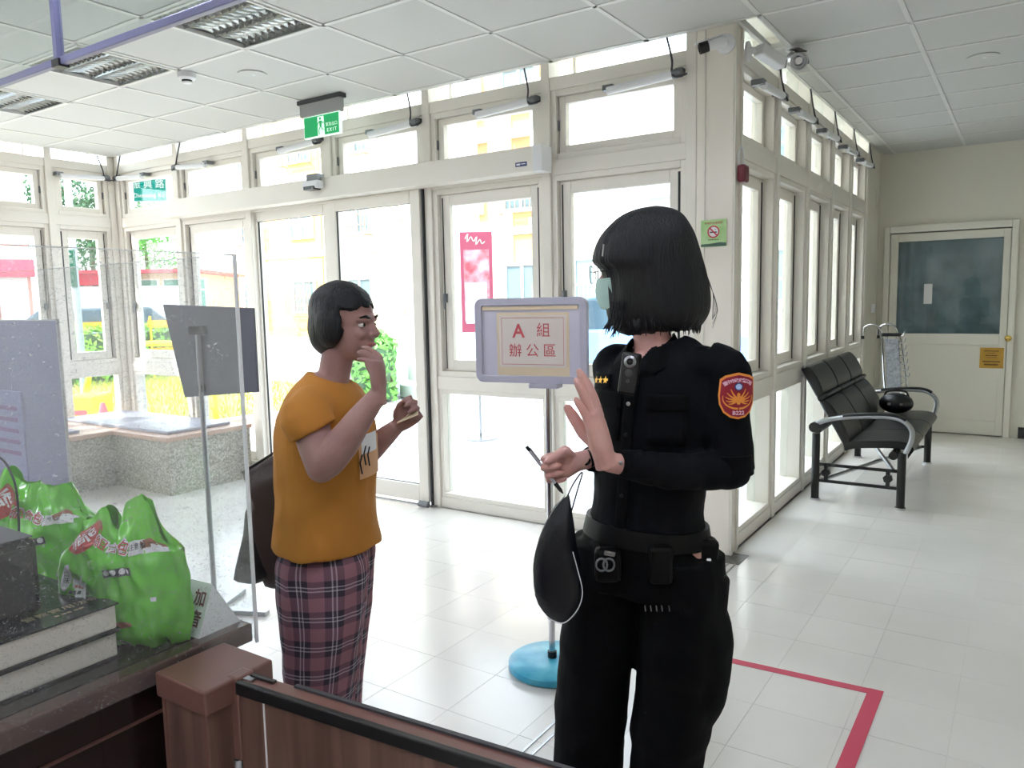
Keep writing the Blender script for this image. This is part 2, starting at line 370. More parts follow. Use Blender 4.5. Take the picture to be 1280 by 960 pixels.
def facade(name, T, edges, dep, lows, mw=.03, first=True):
    e = thing(name, loc=T((edges[0], 0, 0)), kind='structure')
    u0, u1 = edges[0], edges[-1]
    for k, u in enumerate(edges):
        part('mullion', MB().box((u - mw, 0, 0), (u + mw, dep, 3.0)), M['frame'], e, T, bevel=.004)
    for k in range(len(edges) - 1):
        a, b = edges[k] + mw, edges[k + 1] - mw
        part('head_beam', MB().box((a, .008, 2.675), (b, dep, 2.750)), M['frame'], e, T, bevel=.003)
        part('transom_rail', MB().box((a, .008, 2.18), (b, dep, 2.27)), M['frame'], e, T, bevel=.003)
        part('clerestory_pane', MB().box((a, dep * .5, 2.75), (b, dep * .5 + .006, 2.99)), M['glass'], e, T)
        part('clerestory_bar', MB().box((a + .14, dep * .4, 2.75), (a + .15, dep * .6, 2.99)), M['frame'], e, T)
        window(T, a, b, 2.27, 2.675, dep, 'transom')
        if lows[k] != 'door':
            if lows[k] == 'mid':
                part('middle_rail', MB().box((a, .008, .835), (b, dep, .925)), M['frame'], e, T, bevel=.003)
                window(T, a, b, .925, 2.18, dep, 'main')
                part('bottom_rail', MB().box((a, .012, 0), (b, dep, .075)), M['frame'], e, T, bevel=.003)
                window(T, a, b, .075, .835, dep, 'low')
            else:
                part('bottom_rail', MB().box((a, .012, 0), (b, dep, .09)), M['frame'], e, T, bevel=.003)
                window(T, a, b, .09, 2.18, dep, 'main')
    part('roof_fascia', MB().box((u0 - .1, -.0, 2.99), (u1 + .1, dep + .05, 3.25)), M['wall'], e, T)
    return e
EA = [-5.82, -4.9, -3.95, -3.02, -2.08, -1.15, -.235]
EB = [.13, .89, 1.70, 2.50, 3.28, 4.06]
EC = [.03, .585, 1.50, 2.42, 3.34, 4.26]
facade('wall_front', TA, EA, .12, ['mid', 'full', 'door', 'door', 'mid', 'mid'])
facade('wall_wing', TB, EB, .17, ['mid'] * 5)
facade('wall_left', TC, EC, .12, ['mid'] * 5)
# corner pillar with its cover strips
struct('wall_pillar', MB().box((-.205, .0, 0), (-.0, .13, 3.0)).box((-.17, .13, 0), (-.0, .1, 3.0)), M['pillar'], bevel=.006)
struct('trim_1', MB().box((-.165, -.006, 0), (-.155, .001, 2.83)).box((-.0, .0, 0), (.008, .03, 2.83)).box((-.0, .09, 0), (.012, .1, 2.83)), M['frame'])
struct('trim_2', MB().box((-5.97, 0, 0), (-5.85, .12, 3.0)), M['frame'])
# solid walls
struct('wall_back', MB().box((-.2, 4.75, 0), (.075, 4.9, 2.9)).box((1.20, 4.75, 0), (3.1, 4.9, 2.9)).box((.075, 4.75, 2.09), (1.2, 4.9, 2.9)), M['wall'])
struct('wall_light_block', MB().box((.0, 4.95, 0), (1.4, 5.0, 2.9)).box((-.05, 4.86, 0), (.0, 5.0, 2.9)).box((1.35, 4.9, 0), (1.4, 5.0, 2.9)).box((0, 4.86, 2.2), (1.4, 5.0, 2.25)), M['wall'])  # unseen backing box added behind the door to stop light leaking round it
struct('wall_end', MB().box((-.17, 4.09, 0), (0, 4.75, 2.9)), M['wall'])
struct('wall_right', MB().box((3.0, -7.1, 0), (3.15, 4.9, 2.9)), M['wall'])
struct('wall_rear', MB().box((-6, -7.2, 0), (3.1, -7.05, 2.9)), M['wall'])
struct('wall_side', MB().box((-6, -7.1, 0), (-5.85, -4.29, 2.9)), M['wall'])
struct('baseboard_back', MB().box((1.29, 4.735, 0), (3.0, 4.75, .11)), M['blackgl'])
struct('trim_3', MB().box((-.01, 4.55, 2.3), (.012, 4.6, 2.45)), M['frame'])
# roof over the rooms, with overhang; unseen upper block raised to shade the wing
roof = struct('roof', MB().box((-6.3, -7.5, 3.26), (3.3, .35, 8.6)).box((-.3, .35, 3.26), (3.3, 5.2, 4.4)), M['wall'])
# ------------------------------------------------ back door with curtained window
door = thing('door_1', loc=(.64, 4.75, 0), kind='structure')
def dp(name, mb, m, par=door, **k): return part(name, mb, m, par, None, **k)
M['door'] = mat('cream_door_paint', (234, 230, 218), .35, bump=.02, bscale=90)
dp('door_frame', MB().box((.06, 4.715, 0), (.115, 4.86, 2.10)).box((1.165, 4.715, 0), (1.22, 4.86, 2.10)).box((.115, 4.715, 2.03), (1.165, 4.86, 2.10)), M['door'], bevel=.006)
leaf = MB().box((.12, 4.75, .01), (.19, 4.79, 2.02)).box((1.10, 4.75, .01), (1.16, 4.79, 2.02)).box((.19, 4.75, 1.94), (1.10, 4.79, 2.02)).box((.19, 4.75, .90), (1.10, 4.79, 1.01)).box((.19, 4.75, .01), (1.10, 4.79, .15))
dp('door_leaf', leaf, M['door'], bevel=.004)
dp('door_panel', MB().box((.18, 4.758, .14), (1.11, 4.782, .91)), M['door'])
M['curtain'] = mat('grey_curtain', (150, 160, 164), .8, var=.35, vscale=5)
cm = MB(); NU, NV = 90, 30
for j in range(NV + 1):
    v = j / NV; z = 1.0 + v * .95
    for i in range(NU + 1):
        u = i / NU; x = .18 + u * .93
        f = .010 * math.sin(u * 60) * max(0, 1 - u * 2.6) + .006 * math.sin(u * 23 + v * 3)
        f += (1 - v) ** 1.5 * (.014 * math.sin(u * 26 + v * 19 + 1.2 * math.sin(u * 9)))
        cm.v.append(Vector((x, 4.787 + f, z)))
for j in range(NV):
    for i in range(NU):
        a = j * (NU + 1) + i; cm.f.append((a, a + 1, a + NU + 2, a + NU + 1))
dp('curtain', cm, M['curtain'], smooth=True)
M['doorglass'] = glassy('door_window_glass', (.86, .92, .93), 1.3)
dp('pane', MB().box((.185, 4.764, 1.0), (1.105, 4.768, 1.95)), M['doorglass'])
M['brass'] = mat('brass', (214, 186, 104), .18, 1)
kn = dp('door_knob', MB().lathe((1.175, 4.75, .97), [(.032, 0), (.032, .008), (.014, .012), (.012, .035), (.026, .045), (.030, .06), (.024, .072), (.004, .076)], 20, (0, -1, 0)), M['brass'], smooth=True)
# ------------------------------------------------ sliding entrance
dr = thing('door_2', loc=(-3.0, .0, 0), kind='structure')
def leaf_(u0, u1, y0):
    l = part('sliding_leaf', ring(MB(), u0, u1, .03, 2.19, .085, y0, y0 + .045, .12), M['frame'], dr, bevel=.005)
    part('pane', MB().box((u0 + .085, y0 + .02, .15), (u1 - .085, y0 + .026, 2.105)), M['glass'], l)
    part('gasket', ring(MB(), u0 + .082, u1 - .082, .147, 2.108, .006, y0 + .014, y0 + .030), M['gasket'], l)
    return l
leaf_(-3.99, -3.05, .04); leaf_(-3.02, -2.13, -.03)
part('threshold', MB().box((-3.95, -.02, 0), (-2.08, .12, .012)), M['steel'], dr)
part('jamb_seal', MB().box((-2.118, -.02, 0), (-2.108, .03, 2.19)), M['gasket'], dr)
part('floor_guide', MB().tube([(-2.19, -.06, .025), (-2.11, -.06, .025)], .022, 10), M['grey'], dr, smooth=True)
# header box of the automatic door
hd = thing('door_header', label='long cream header box of the automatic sliding door', cat='door header', loc=(-3.0, -.07, 2.19))
part('housing', MB().box((-4.92, -.15, 2.19), (-1.15, -.036, 2.335)), M['frame'], hd, bevel=.004)
part('end_cap', MB().box((-1.15, -.152, 2.188), (-1.085, -.036, 2.337)), M['white'], hd, bevel=.003)
part('rating_plate', MB().box((-1.27, -.1525, 2.225), (-1.19, -.15, 2.25)), mat('blue_plate', (60, 70, 120), .4), hd)
part('rating_text', MB().box((-1.262, -.1532, 2.232), (-1.235, -.1525, 2.243)).box((-1.228, -.1532, 2.236), (-1.198, -.1525, 2.241)), M['whitep'], hd)
sn = thing('door_sensor', label='small white motion sensor with dark lens fixed on the door header', cat='sensor', loc=(-2.98, -.16, 2.25))
part('sensor_body', MB().box((-3.06, -.22, 2.255), (-2.90, -.153, 2.31)), M['white'], sn, bevel=.012)
part('lens', MB().box((-3.045, -.223, 2.245), (-2.93, -.155, 2.272)), M['blackgl'], sn, bevel=.006)
part('bracket', MB().box((-3.04, -.19, 2.308), (-2.93, -.12, 2.36)), M['grey'], sn)
# ================================================================== OUTSIDE
def gp(px, d, z=0):
    r = ray(px, 385); h = Vector((r.x, r.y, 0)).normalized(); p = CAM + h * d; return Vector((p.x, p.y, z))
M['pave'] = mat('pale_granite_paving', (206, 208, 212), .7, var=.12, vscale=3)
M['asphalt'] = mat('pale_grey_asphalt', (150, 150, 152), .9, var=.15, vscale=2)  # pale grey asphalt with slightly darker mottling
M['soil'] = mat('lawn_soil', (150, 150, 84), .9, var=.3, vscale=6)
M['kerb'] = mat('pinkish_kerb', (206, 176, 160), .8)
ground = struct('ground', MB().box((-70, -30, -.3), (.0, 60, -.05)), M['asphalt'])
pv = struct('pavement', MB().box((-6.5, .12, -.06), (-.17, 9, -.028)).box((-9.5, -8, -.06), (-5.97, .12, -.028)).box((-6.5, 9, -.06), (3, 14, -.028)), M['joint'])
pt = None; far = MB(); cnt = 0
for i in range(14):
    for j in range(18):
        x, y = -.17 - (i + 1) * .5, .14 + j * .5
        if x < -6.6: continue
        if y < 6.2 and cnt < 170:
            if pt is None: o = obj('paving_slab', MB().box((.003, .003, 0), (.497, .497, .026)), M['pave'], pv, bevel=.003); pt = o.data
            else: o = bpy.data.objects.new('paving_slab', pt); COL.objects.link(o); o.parent = pv
            o.location = (x, y, -.028 + random.uniform(0, .002)); cnt += 1
        else: far.box((x + .003, y + .003, -.03), (x + .497, y + .497, -.001))
for i in range(7):
    for j in range(16):
        far.box((-6.0 - (i + 1) * .5 + .003, .1 - (j + 1) * .5 + .003, -.03), (-6.0 - i * .5 - .003, .1 - j * .5 - .003, -.001))
obj('far_paving_slabs', far, M['pave'], pv, kind='stuff')
# lawn
LP = [(-6.7, 3.7), (-6.95, 1.4), (-8.3, -1.0), (-9.6, -4.5), (-13.5, -4.5), (-13.2, 5.6), (-9.3, 5.3)]
struct('lawn_bed', MB().prism([(x, y, -.06) for x, y in LP], (0, 0, .075)), M['soil'])
def inside(x, y, P):
    c = False
    for i in range(len(P)):
        (x1, y1), (x2, y2) = P[i], P[i - 1]
        if (y1 > y) != (y2 > y) and x < (x2 - x1) * (y - y1) / (y2 - y1) + x1: c = not c
    return c
M['grass'] = mat('yellow_green_grass', (176, 190, 72), .7, var=.4, vscale=1.5, var2=(210, 200, 96))
gm = MB()
for k in range(9000):
    x, y = random.uniform(-13.4, -6.7), random.uniform(-4.4, 5.6)
    if not inside(x, y, LP): continue
    a = random.uniform(0, PI); h = random.uniform(.05, .12); dx, dy = math.cos(a) * .014, math.sin(a) * .014; lx, ly = random.uniform(-.04, .04), random.uniform(-.04, .04)
    gm.add([(x - dx, y - dy, .01), (x + dx, y + dy, .01), (x + lx, y + ly, .015 + h)], [(0, 1, 2)])
top_mesh('grass', gm, M['grass'], 'yellow-green lawn grass growing behind the stone bench window', 'grass', kind='stuff')
km = MB()
for (a, b) in zip(LP[:3], LP[1:4]):
    a = Vector((*a, 0)); b = Vector((*b, 0)); d = (b - a).normalized(); n = Vector((d.y, -d.x, 0)); n = n if n.x > 0 else -n
    km.obox((a + b) / 2 + n * .12 + Vector((0, 0, -.0)), d, n, (0, 0, 1), (b - a).length / 2 + .05, .12, .05)
struct('kerb', km, M['kerb'])
# foliage helpers
M['leaf'] = [mat('leaf_bright', (112, 190, 60), .55, var=.45, vscale=3, var2=(180, 214, 90)), mat('leaf_mid', (70, 140, 58), .6, var=.4, vscale=3, var2=(120, 176, 84)), mat('leaf_dark', (58, 104, 66), .6, var=.4, vscale=2)]
M['bark'] = mat('bark', (92, 78, 64), .9)
def leaf_cloud(fn, n, size):
    mb = MB()
    for k in range(n):
        p, nn = fn(); nn = (Vector(nn) + Vector((random.gauss(0, .5), random.gauss(0, .5), random.gauss(0, .5)))).normalized()
        u = nn.orthogonal().normalized(); u = Matrix.Rotation(random.uniform(0, 6.28), 3, nn) @ u; w = nn.cross(u); s = size * random.uniform(.6, 1.4); p = Vector(p)
        mb.add([p - u * s, p - w * s * .45 + nn * s * .1, p + u * s, p + w * s * .45 + nn * s * .1], [(0, 1, 2, 3)])
    return mb
def hedge(name, label, a, b, wid, h, n, leaf, group=None):
    a = Vector((*a, 0)); b = Vector((*b, 0)); d = (b - a).normalized(); s = Vector((-d.y, d.x, 0)); L = (b - a).length
    t = thing(name, label, 'hedge', (a + b) / 2, group)
    core = MB().obox(Vector((0, 0, h * .46)), d, s, (0, 0, 1), L / 2 - .06, wid / 2 - .07, h * .44)
    obj('hedge_core', core, M['leaf'][2], t)
    def fn():
        c = random.random(); u = random.uniform(-L / 2, L / 2)
        if c < .35: v = random.uniform(-wid / 2, wid / 2); q = h; nn = (0, 0, 1)
        elif c < .9: v = random.choice((-1, 1)) * wid / 2; q = random.uniform(.02, h); nn = s * (1 if v > 0 else -1)
        else: v = random.uniform(-wid / 2, wid / 2); q = random.uniform(.02, h); u = random.choice((-1, 1)) * L / 2; nn = d * (1 if u > 0 else -1)
        bump = .07 * noise.noise(Vector((u * 2.2, v * 2, q * 2.5)))
        return d * u + s * (v * (1 + bump)) + Vector((0, 0, max(.02, q + bump + random.uniform(-.06, .04)))), nn
    o = obj('foliage', leaf_cloud(fn, n, .055), leaf, t, kind='stuff')
    return t
hedge('clipped_hedge', 'long clipped hedge beyond the lawn, behind the orange barrier boards', (-14.0, -4.2), (-13.55, 5.6), .8, 1.05, 9000, M['leaf'][0])
h2 = hedge('clipped_hedge', 'bright green hedge edging the paving, right of the woman in orange', (-6.65, 3.9), (-10.2, 7.4), 1.0, .85, 6500, M['leaf'][1])
def tree(label, p, h, r, n, leaf, seed, group='street trees'):
    random.seed(seed); t = thing('street_tree', label, 'tree', p, group)
    mb = MB().tube(crv([(0, 0, 0), (.1, .05, h * .3), (-.05, .1, h * .6), (.0, 0, h * .85)], 4), [.16] * 4 + [.13] * 4 + [.08] * 5, 8)
    for k in range(6):
        a = k * 1.05; mb.tube([(0, 0, h * (.4 + .06 * k)), (math.cos(a) * r * .7, math.sin(a) * r * .7, h * (.6 + .06 * k))], [.06, .02], 6)
    obj('trunk', mb, M['bark'], t)
    blobs = [(Vector((random.uniform(-.6, .6) * r, random.uniform(-.6, .6) * r, h * random.uniform(.5, .92))), r * random.uniform(.35, .6)) for _ in range(11)]
    def fn():
        c, rr = random.choice(blobs); v = Vector((random.gauss(0, 1), random.gauss(0, 1), random.gauss(0, .8))).normalized()
        return c + v * rr * random.uniform(.75, 1.05), v
    obj('foliage', leaf_cloud(fn, n, .13), leaf, t, kind='stuff'); random.seed(seed + 1)
tree('dark leafy tree behind the vertical green street sign', gp(118, 46), 8.2, 3.0, 5000, M['leaf'][2], 3)
tree('loose green tree left of the cream building, over the red-roofed shop', gp(186, 56), 8.6, 2.2, 3600, M['leaf'][1], 5)
# buildings ------------------------------------------------------
M['bcream'] = mat('cream_render', (236, 220, 180), .85, var=.06, vscale=.4)
M['bwhite'] = mat('white_render', (235, 234, 228), .85)
M['bpink'] = mat('pink_tile_wall', (214, 160, 146), .8, bump=.3, bscale=30)
M['bbrick'] = mat('orange_brick_wall', (214, 150, 104), .8)
M['byel'] = mat('yellow_render', (240, 196, 110), .85)
M['bglass'] = mat('far_window_glass', (96, 120, 128), .12, spec=.8)
M['bgreen'] = mat('green_window_glass', (96, 160, 140), .2)
M['rail'] = mat('window_grille', (150, 120, 108), .6)
M['redsign'] = mat('red_sign', (206, 74, 92), .5)
M['graypaint'] = mat('grey_paint', (150, 160, 172), .5)
def bwin(bt, x, y, z, w, h, grille=False, balc=False, glass='bglass', fr='bwhite'):
    f = obj('window', ring(MB(), x - w / 2, x + w / 2, z, z + h, .09, y - .10, y + .05).box((x - .04, y - .09, z), (x + .04, y + .04, z + h)).shift(bt.location), M[fr], bt)
    obj('window_pane', MB().box((x - w / 2 + .06, y - .03, z + .06), (x + w / 2 - .06, y, z + h - .06)).shift(bt.location), M[glass], f)
    if grille:
        g = MB(); n = 9
        for k in range(n): xx = x - w / 2 - .05 + (w + .1) * k / (n - 1); g.box((xx - .015, y - .45, z - .1), (xx + .015, y - .42, z + h * .75))
        for q in (0, .33, .66, 1): g.box((x - w / 2 - .07, y - .46, z - .1 + h * .85 * q), (x + w / 2 + .07, y - .41, z - .06 + h * .85 * q))
        for s in (-1, 1): g.box((x + s * (w / 2 + .06) - .02, y - .45, z - .1), (x + s * (w / 2 + .06) + .02, y, z - .06))
        obj('window_grille', g.shift(bt.location), M['rail'], f)
    if balc:
        g = MB().box((x - w / 2 - .35, y - .9, z - .35), (x + w / 2 + .35, y, z - .2)); n = 15
        for k in range(n): xx = x - w / 2 - .3 + (w + .6) * k / (n - 1); g.box((xx - .012, y - .88, z - .2), (xx + .012, y - .85, z + .62))
        g.box((x - w / 2 - .33, y - .9, z + .6), (x + w / 2 + .33, y - .84, z + .66))
        obj('balcony', g.shift(bt.location), M['graypaint'], f)
def building(name, label, x0, x1, y0, y1, h, m, rows, cols, sections=(), gr=(), ba=(), ww=1.5, wh=1.5, z0=1.0, dz=3.3, glass='bglass'):
    bt = thing(name, label, 'building', ((x0 + x1) / 2, (y0 + y1) / 2, -.05), 'buildings across the street')
    L = bt.location.copy()
    obj('wall', MB().box((x0, y0, -.05), (x1, y1, h)).shift(L), M[m], bt)
    obj('cornice', MB().box((x0, y0 - .35, h), (x1, y1, h + .35)).shift(L), M['bwhite'], bt)
    for k in range(1, rows): obj('string_course', MB().box((x0 - .05, y0 - .12, z0 + dz * k - .8), (x1 + .05, y0, z0 + dz * k - .55)).shift(L), M['bwhite'], bt)
    for (a, b, mm) in sections: obj('wall_bay', MB().box((a, y0 - .06, -.05), (b, y0, h)).shift(L), M[mm], bt)
    for r in range(rows):
        for c in range(cols):
            x = x0 + (c + .5) * (x1 - x0) / cols; bwin(bt, x, y0 - .06, z0 + dz * r, ww, wh, (r * cols + c) % 3 in gr, (r * cols + c) % 4 in ba, glass)
    return bt
building('apartment_block', 'cream apartment block with grilled windows seen through the sliding doors', -31, -17.2, 20, 30, 13.4, 'bcream', 4, 4, [(-29.5, -24.6, 'byel')], (0, 1), (3,))
building('apartment_block', 'cream block with balcony windows seen through the window beside the pillar', -12.2, 4, 17.5, 27, 7.9, 'bwhite', 2, 5, [(-10.6, -9.9, 'bcream')], (1,), (0, 2), z0=1.2, dz=3.4)
ab = building('apartment_block', 'orange brick block with grey window awnings behind the white column', -17.1, -12.3, 19, 28, 10.5, 'bbrick', 3, 2, [(-14.9, -13.9, 'bcream')], (0,), (), z0=1.2)
aw = MB()
for k in range(5): x = -16.4 + k * .9; aw.prism([(x - .3, 18.9, 7.35), (x - .3, 18.2, 7.05), (x - .3, 18.9, 7.2)], (.6, 0, 0))
obj('awnings', aw.shift(ab.location), M['graypaint'], ab)
pa_, pb2 = gp(-260, 25), gp(42, 25); pk = thing('corner_shophouse', 'pink tiled shophouse with a red sign band at the far left', 'building', (pa_ + pb2) / 2, 'buildings across the street')
pu = (pb2 - pa_).normalized(); pn = Vector((pu.y, -pu.x, 0)); PL = (pb2 - pa_).length
def pkb(name, u0, u1, d0, d1, z0, z1, m, par=None):
    c = pu * ((u0 + u1) / 2 - PL / 2) - pn * ((d0 + d1) / 2) + Vector((0, 0, (z0 + z1) / 2))
    return obj(name, MB().obox(c, pu, pn, (0, 0, 1), (u1 - u0) / 2, abs(d1 - d0) / 2, (z1 - z0) / 2), M[m], par or pk)
pkb('wall', 0, PL, 0, 9, -.05, 9, 'bpink'); pkb('sign_band', 0, PL + .05, -.5, 0, 2.3, 2.75, 'redsign'); pkb('shop_window', .3, PL - .8, -.05, 0, .1, 2.2, 'bglass'); pkb('shop_pier', PL - .75, PL - .1, -.1, 0, 0, 2.3, 'bwhite')
for z_ in (3.4, 6.4):
    for u_ in (PL - 3.2, PL - 6.2): w_ = pkb('window', u_ - .8, u_ + .8, -.08, 0, z_, z_ + 1.4, 'bwhite'); pkb('window_pane', u_ - .7, u_ + .7, -.1, -.07, z_ + .1, z_ + 1.3, 'bglass')
# low shop seen left of the doors, turned towards the room
a = gp(62, 33); b = gp(243, 31); ux = (b - a).normalized(); nn = Vector((ux.y, -ux.x, 0)); Ls = (b - a).length
sh = thing('roadside_shop', 'low cream roadside shop with red roof edge and green windows', 'building', (a + b) / 2)
def sb(name, u0, u1, d0, d1, z0, z1, m):
    c = ux * ((u0 + u1) / 2 - Ls / 2) - nn * ((d0 + d1) / 2) + Vector((0, 0, (z0 + z1) / 2))
    return obj(name, MB().obox(c, ux, nn, (0, 0, 1), (u1 - u0) / 2, abs(d1 - d0) / 2, (z1 - z0) / 2), M[m], sh)
sb('wall', 0, Ls, 0, 6, 0, 2.65, 'bcream'); sb('roof', -.3, Ls + .3, -.6, 6, 2.65, 2.78, 'redsign'); sb('sign_board', .4, 2.7, -.5, -.4, 2.25, 2.64, 'redsign')
sb('sign_board', 2.9, 3.5, -.5, -.4, 1.4, 2.2, 'bbrick')
for u in (3.6, 4.45, 5.3, 1.0, 1.9): w_ = sb('window', u - .36, u + .36, -.06, 0, 1.3, 2.45, 'bwhite'); sb('window_pane', u - .3, u + .3, -.08, -.05, 1.35, 2.0, 'bgreen'); sb('window_pane', u - .3, u + .3, -.08, -.05, 2.07, 2.40, 'bgreen')
sb('shutter', Ls - 1.3, Ls - .4, -.06, 0, 0, 1.9, 'graypaint')
# columns by the entrance
M['column'] = mat('white_column_paint', (222, 226, 230), .6)
for px, d, r, lab in ((584, 11.3, .21, 'round white column behind the red banner'), (529, 12.2, .27, 'round white column right of the woman in orange')):
    t = thing('porch_column', lab, 'column', gp(px, d, -.03), 'white porch columns')
    obj('column_base', MB().lathe((0, 0, 0), [(r * 1.5, 0), (r * 1.5, .18), (r * 1.15, .24), (r, .25)], 28), M['column'], t, smooth=True)
    obj('column_shaft', MB().lathe((0, 0, .24), [(r, 0), (r * .94, 5.8)], 28), M['column'], t, smooth=True)
sp = gp(590, 12.6, -.03); ss = thing('stone_steps', 'low pale stone steps beside the white column', 'steps', sp)
for k in range(3): obj('stone_block', MB().box((-.75, -.3 + k * .3, 0), (.6, k * .3, .12 + .12 * k)), M['bwhite'], ss, bevel=.02)
# red banner stand
bn = thing('banner_stand', 'tall red banner stand with script heading behind the sign board', 'banner', gp(597, 8.0, -.0))
bx = Vector((.833, .553, 0)); by = Vector((-.553, .833, 0))
fnb = lambda u, v, w=0: bx * u - by * (.02 + w) + Vector((0, 0, v))
obj('banner_frame', MB().obox((0, 0, 1.62), bx, by, (0, 0, 1), .165, .02, .51), mat('banner_red', (188, 84, 116), .5), bn, bevel=.006)
obj('banner_pole', MB().cyl((0, 0, .03), (0, 0, 1.2), .018, 10).lathe((0, 0, 0), [(.2, 0), (.2, .02), (.02, .04)], 20), M['steel'], bn, smooth=True)
obj('picture', poly(fnb, [(-.13, 1.22), (.13, 1.22), (.13, 1.95), (-.13, 1.95)], .003), mat('banner_print', (214, 196, 214), .6, var=.5, vscale=9, var2=(196, 90, 110)), bn)
obj('lower_print', poly(fnb, [(-.12, 1.2), (.1, 1.2), (.1, 1.62), (-.12, 1.62)], .006), mat('banner_white', (216, 218, 240), .6), bn)
sc2 = MB()
for k, (x0, zz) in enumerate(((-.11, 2.06), (-.02, 2.03))):
    pts = crv([(x0, zz), (x0 + .03, zz + .05), (x0 + .02, zz - .03), (x0 + .06, zz + .02), (x0 + .08, zz - .02), (x0 + .11, zz + .0)], 4)
    sc2.tube([fnb(u, v, .006) for u, v in pts], .005, 4)
obj('script_heading', sc2, M['white'], bn)
# street sign poles
M['sgreen'] = mat('street_sign_green', (0, 74, 58), .95, spec=.05); M['sgreen2'] = mat('street_sign_teal', (0, 82, 76), .95, spec=.05)
M['signwhite'] = mat('sign_lettering', (140, 144, 142), .9, spec=.05)
def pole_sign(label, p, hp, u0, u1, z0, z1, lines, m, vertical=False):
    t = thing('street_sign', label, 'street sign', p, 'green street signs')
    obj('sign_pole', MB().cyl((0, 0, 0), (0, 0, hp), .05, 10), M['graypaint'], t, smooth=True)
    f = lambda u, v, w=0: bx * u - by * (.07 + w) + Vector((0, 0, v))
    pb = MB().add([f(u, v, w) for w in (-.015, 0) for u, v in ((u0, z0), (u1, z0), (u1, z1), (u0, z1))], [(0, 3, 2, 1), (4, 5, 6, 7), (0, 1, 5, 4), (1, 2, 6, 5), (2, 3, 7, 6), (3, 0, 4, 7)])
    pl = obj('sign_plate', pb, m, t); bd = MB(); e = .006
    for (a, b, c, d) in ((u0 + e, u1 - e, z0 + e, z0 + 2 * e), (u0 + e, u1 - e, z1 - 2 * e, z1 - e), (u0 + e, u0 + 2 * e, z0 + e, z1 - e), (u1 - 2 * e, u1 - e, z0 + e, z1 - e)): bd.add([f(a, c, .003), f(b, c, .003), f(b, d, .003), f(a, d, .003)], [(0, 1, 2, 3)])
    obj('sign_border', bd, M['signwhite'], t)
    for s, sz, u, v in lines: obj('sign_text', text_mb(s, sz, lambda x, y, w, u=u, v=v: f(x + u, y + v, .004)), M['signwhite'], t)
    return t
pole_sign('narrow vertical green street sign on a grey pole', gp(97, 13), 3.3, -.085, .055, 1.74, 2.28, [('▲', .06, -.015, 2.22), ('國', .085, -.015, 2.12), ('光', .085, -.015, 2.00), ('路', .085, -.015, 1.88), ('▶', .05, -.015, 1.79)], M['sgreen'])
pole_sign('wide teal street sign reading Zhenxing Rd high on a pole', gp(170, 16), 4.3, .08, .74, 3.34, 3.74, [('振 興 路', .17, .41, 3.64), ('Zhenxing Rd', .115, .41, 3.45)], M['sgreen2'])
obj('signal_box', MB().obox((.0, 0, 3.75), bx, by, (0, 0, 1), .1, .1, .22), M['graypaint'], bpy.data.objects['street_sign.001'])
# barriers, arch, cone, bin
M['orange'] = mat('orange_board', (240, 160, 40), .5); M['yellow'] = mat('yellow_paint', (246, 206, 30), .45)
for k, (pa, pb_) in enumerate(((84, 137), (183, 226))):
    a = gp(pa, 17.0); b = gp(pb_, 17.0); c = (a + b) / 2; u = (b - a).normalized(); n2 = Vector((-u.y, u.x, 0)); L = (b - a).length
    t = thing('construction_barrier', ['orange barrier board in front of the white van', 'orange barrier board in front of the cream shop wall'][k], 'barrier', c, 'orange road barriers')
    obj('barrier_board', MB().obox((0, 0, 1.1), u, n2, (0, 0, 1), L / 2, .02, .07), M['orange'], t)
    obj('barrier_board', MB().obox((0, 0, .55), u, n2, (0, 0, 1), L / 2, .02, .07), M['orange'], t)
    for s in (-1, 1): obj('barrier_post', MB().cyl(u * s * (L / 2 - .05), u * s * (L / 2 - .05) + Vector((0, 0, 1.25)), .025, 8), M['yellow'], t)
p = gp(104, 10.9); ar = thing('yellow_hoop', 'yellow steel hoop rail standing left of the clipped hedge', 'hoop rail', p)
obj('hoop', MB().tube([bx * u + Vector((0, 0, v)) for u, v in crv([(-.08, .0), (-.06, .35), (.05, .7), (.25, .9), (.6, .98), (1.1, .98), (1.5, .9), (1.55, .0)], 6)], .035, 8), M['yellow'], ar, smooth=True)
yb = thing('yellow_machine_box', 'yellow and orange compact machine box by the lawn edge', 'machine', gp(104, 10.4))
obj('machine_body', MB().obox((0, 0, .28), bx, by, (0, 0, 1), .17, .2, .15), M['yellow'], yb, bevel=.03)
obj('machine_label', poly(lambda u, v, w=0: bx * u - by * (.201 + w) + Vector((0, 0, v)), [(-.1, .2), (.06, .2), (.06, .26), (-.1, .26)], .003), M['redsign'], yb)
obj('machine_foot', MB().obox((0, 0, .07), bx, by, (0, 0, 1), .1, .15, .07), M['graypaint'], yb)
cn = thing('traffic_cone', 'small red and white traffic cone on the lawn edge', 'cone', gp(119, 10.0, .015))
obj('cone_body', MB().lathe((0, 0, .02), [(.10, 0), (.03, .3), (.02, .32)], 18), M['redsign'], cn, smooth=True); obj('cone_base', MB().box((-.15, -.15, 0), (.15, .15, .025)), M['white'], cn); obj('cone_band', MB().lathe((0, 0, .09), [(.087, 0), (.067, .08)], 18), M['white'], cn, smooth=True)
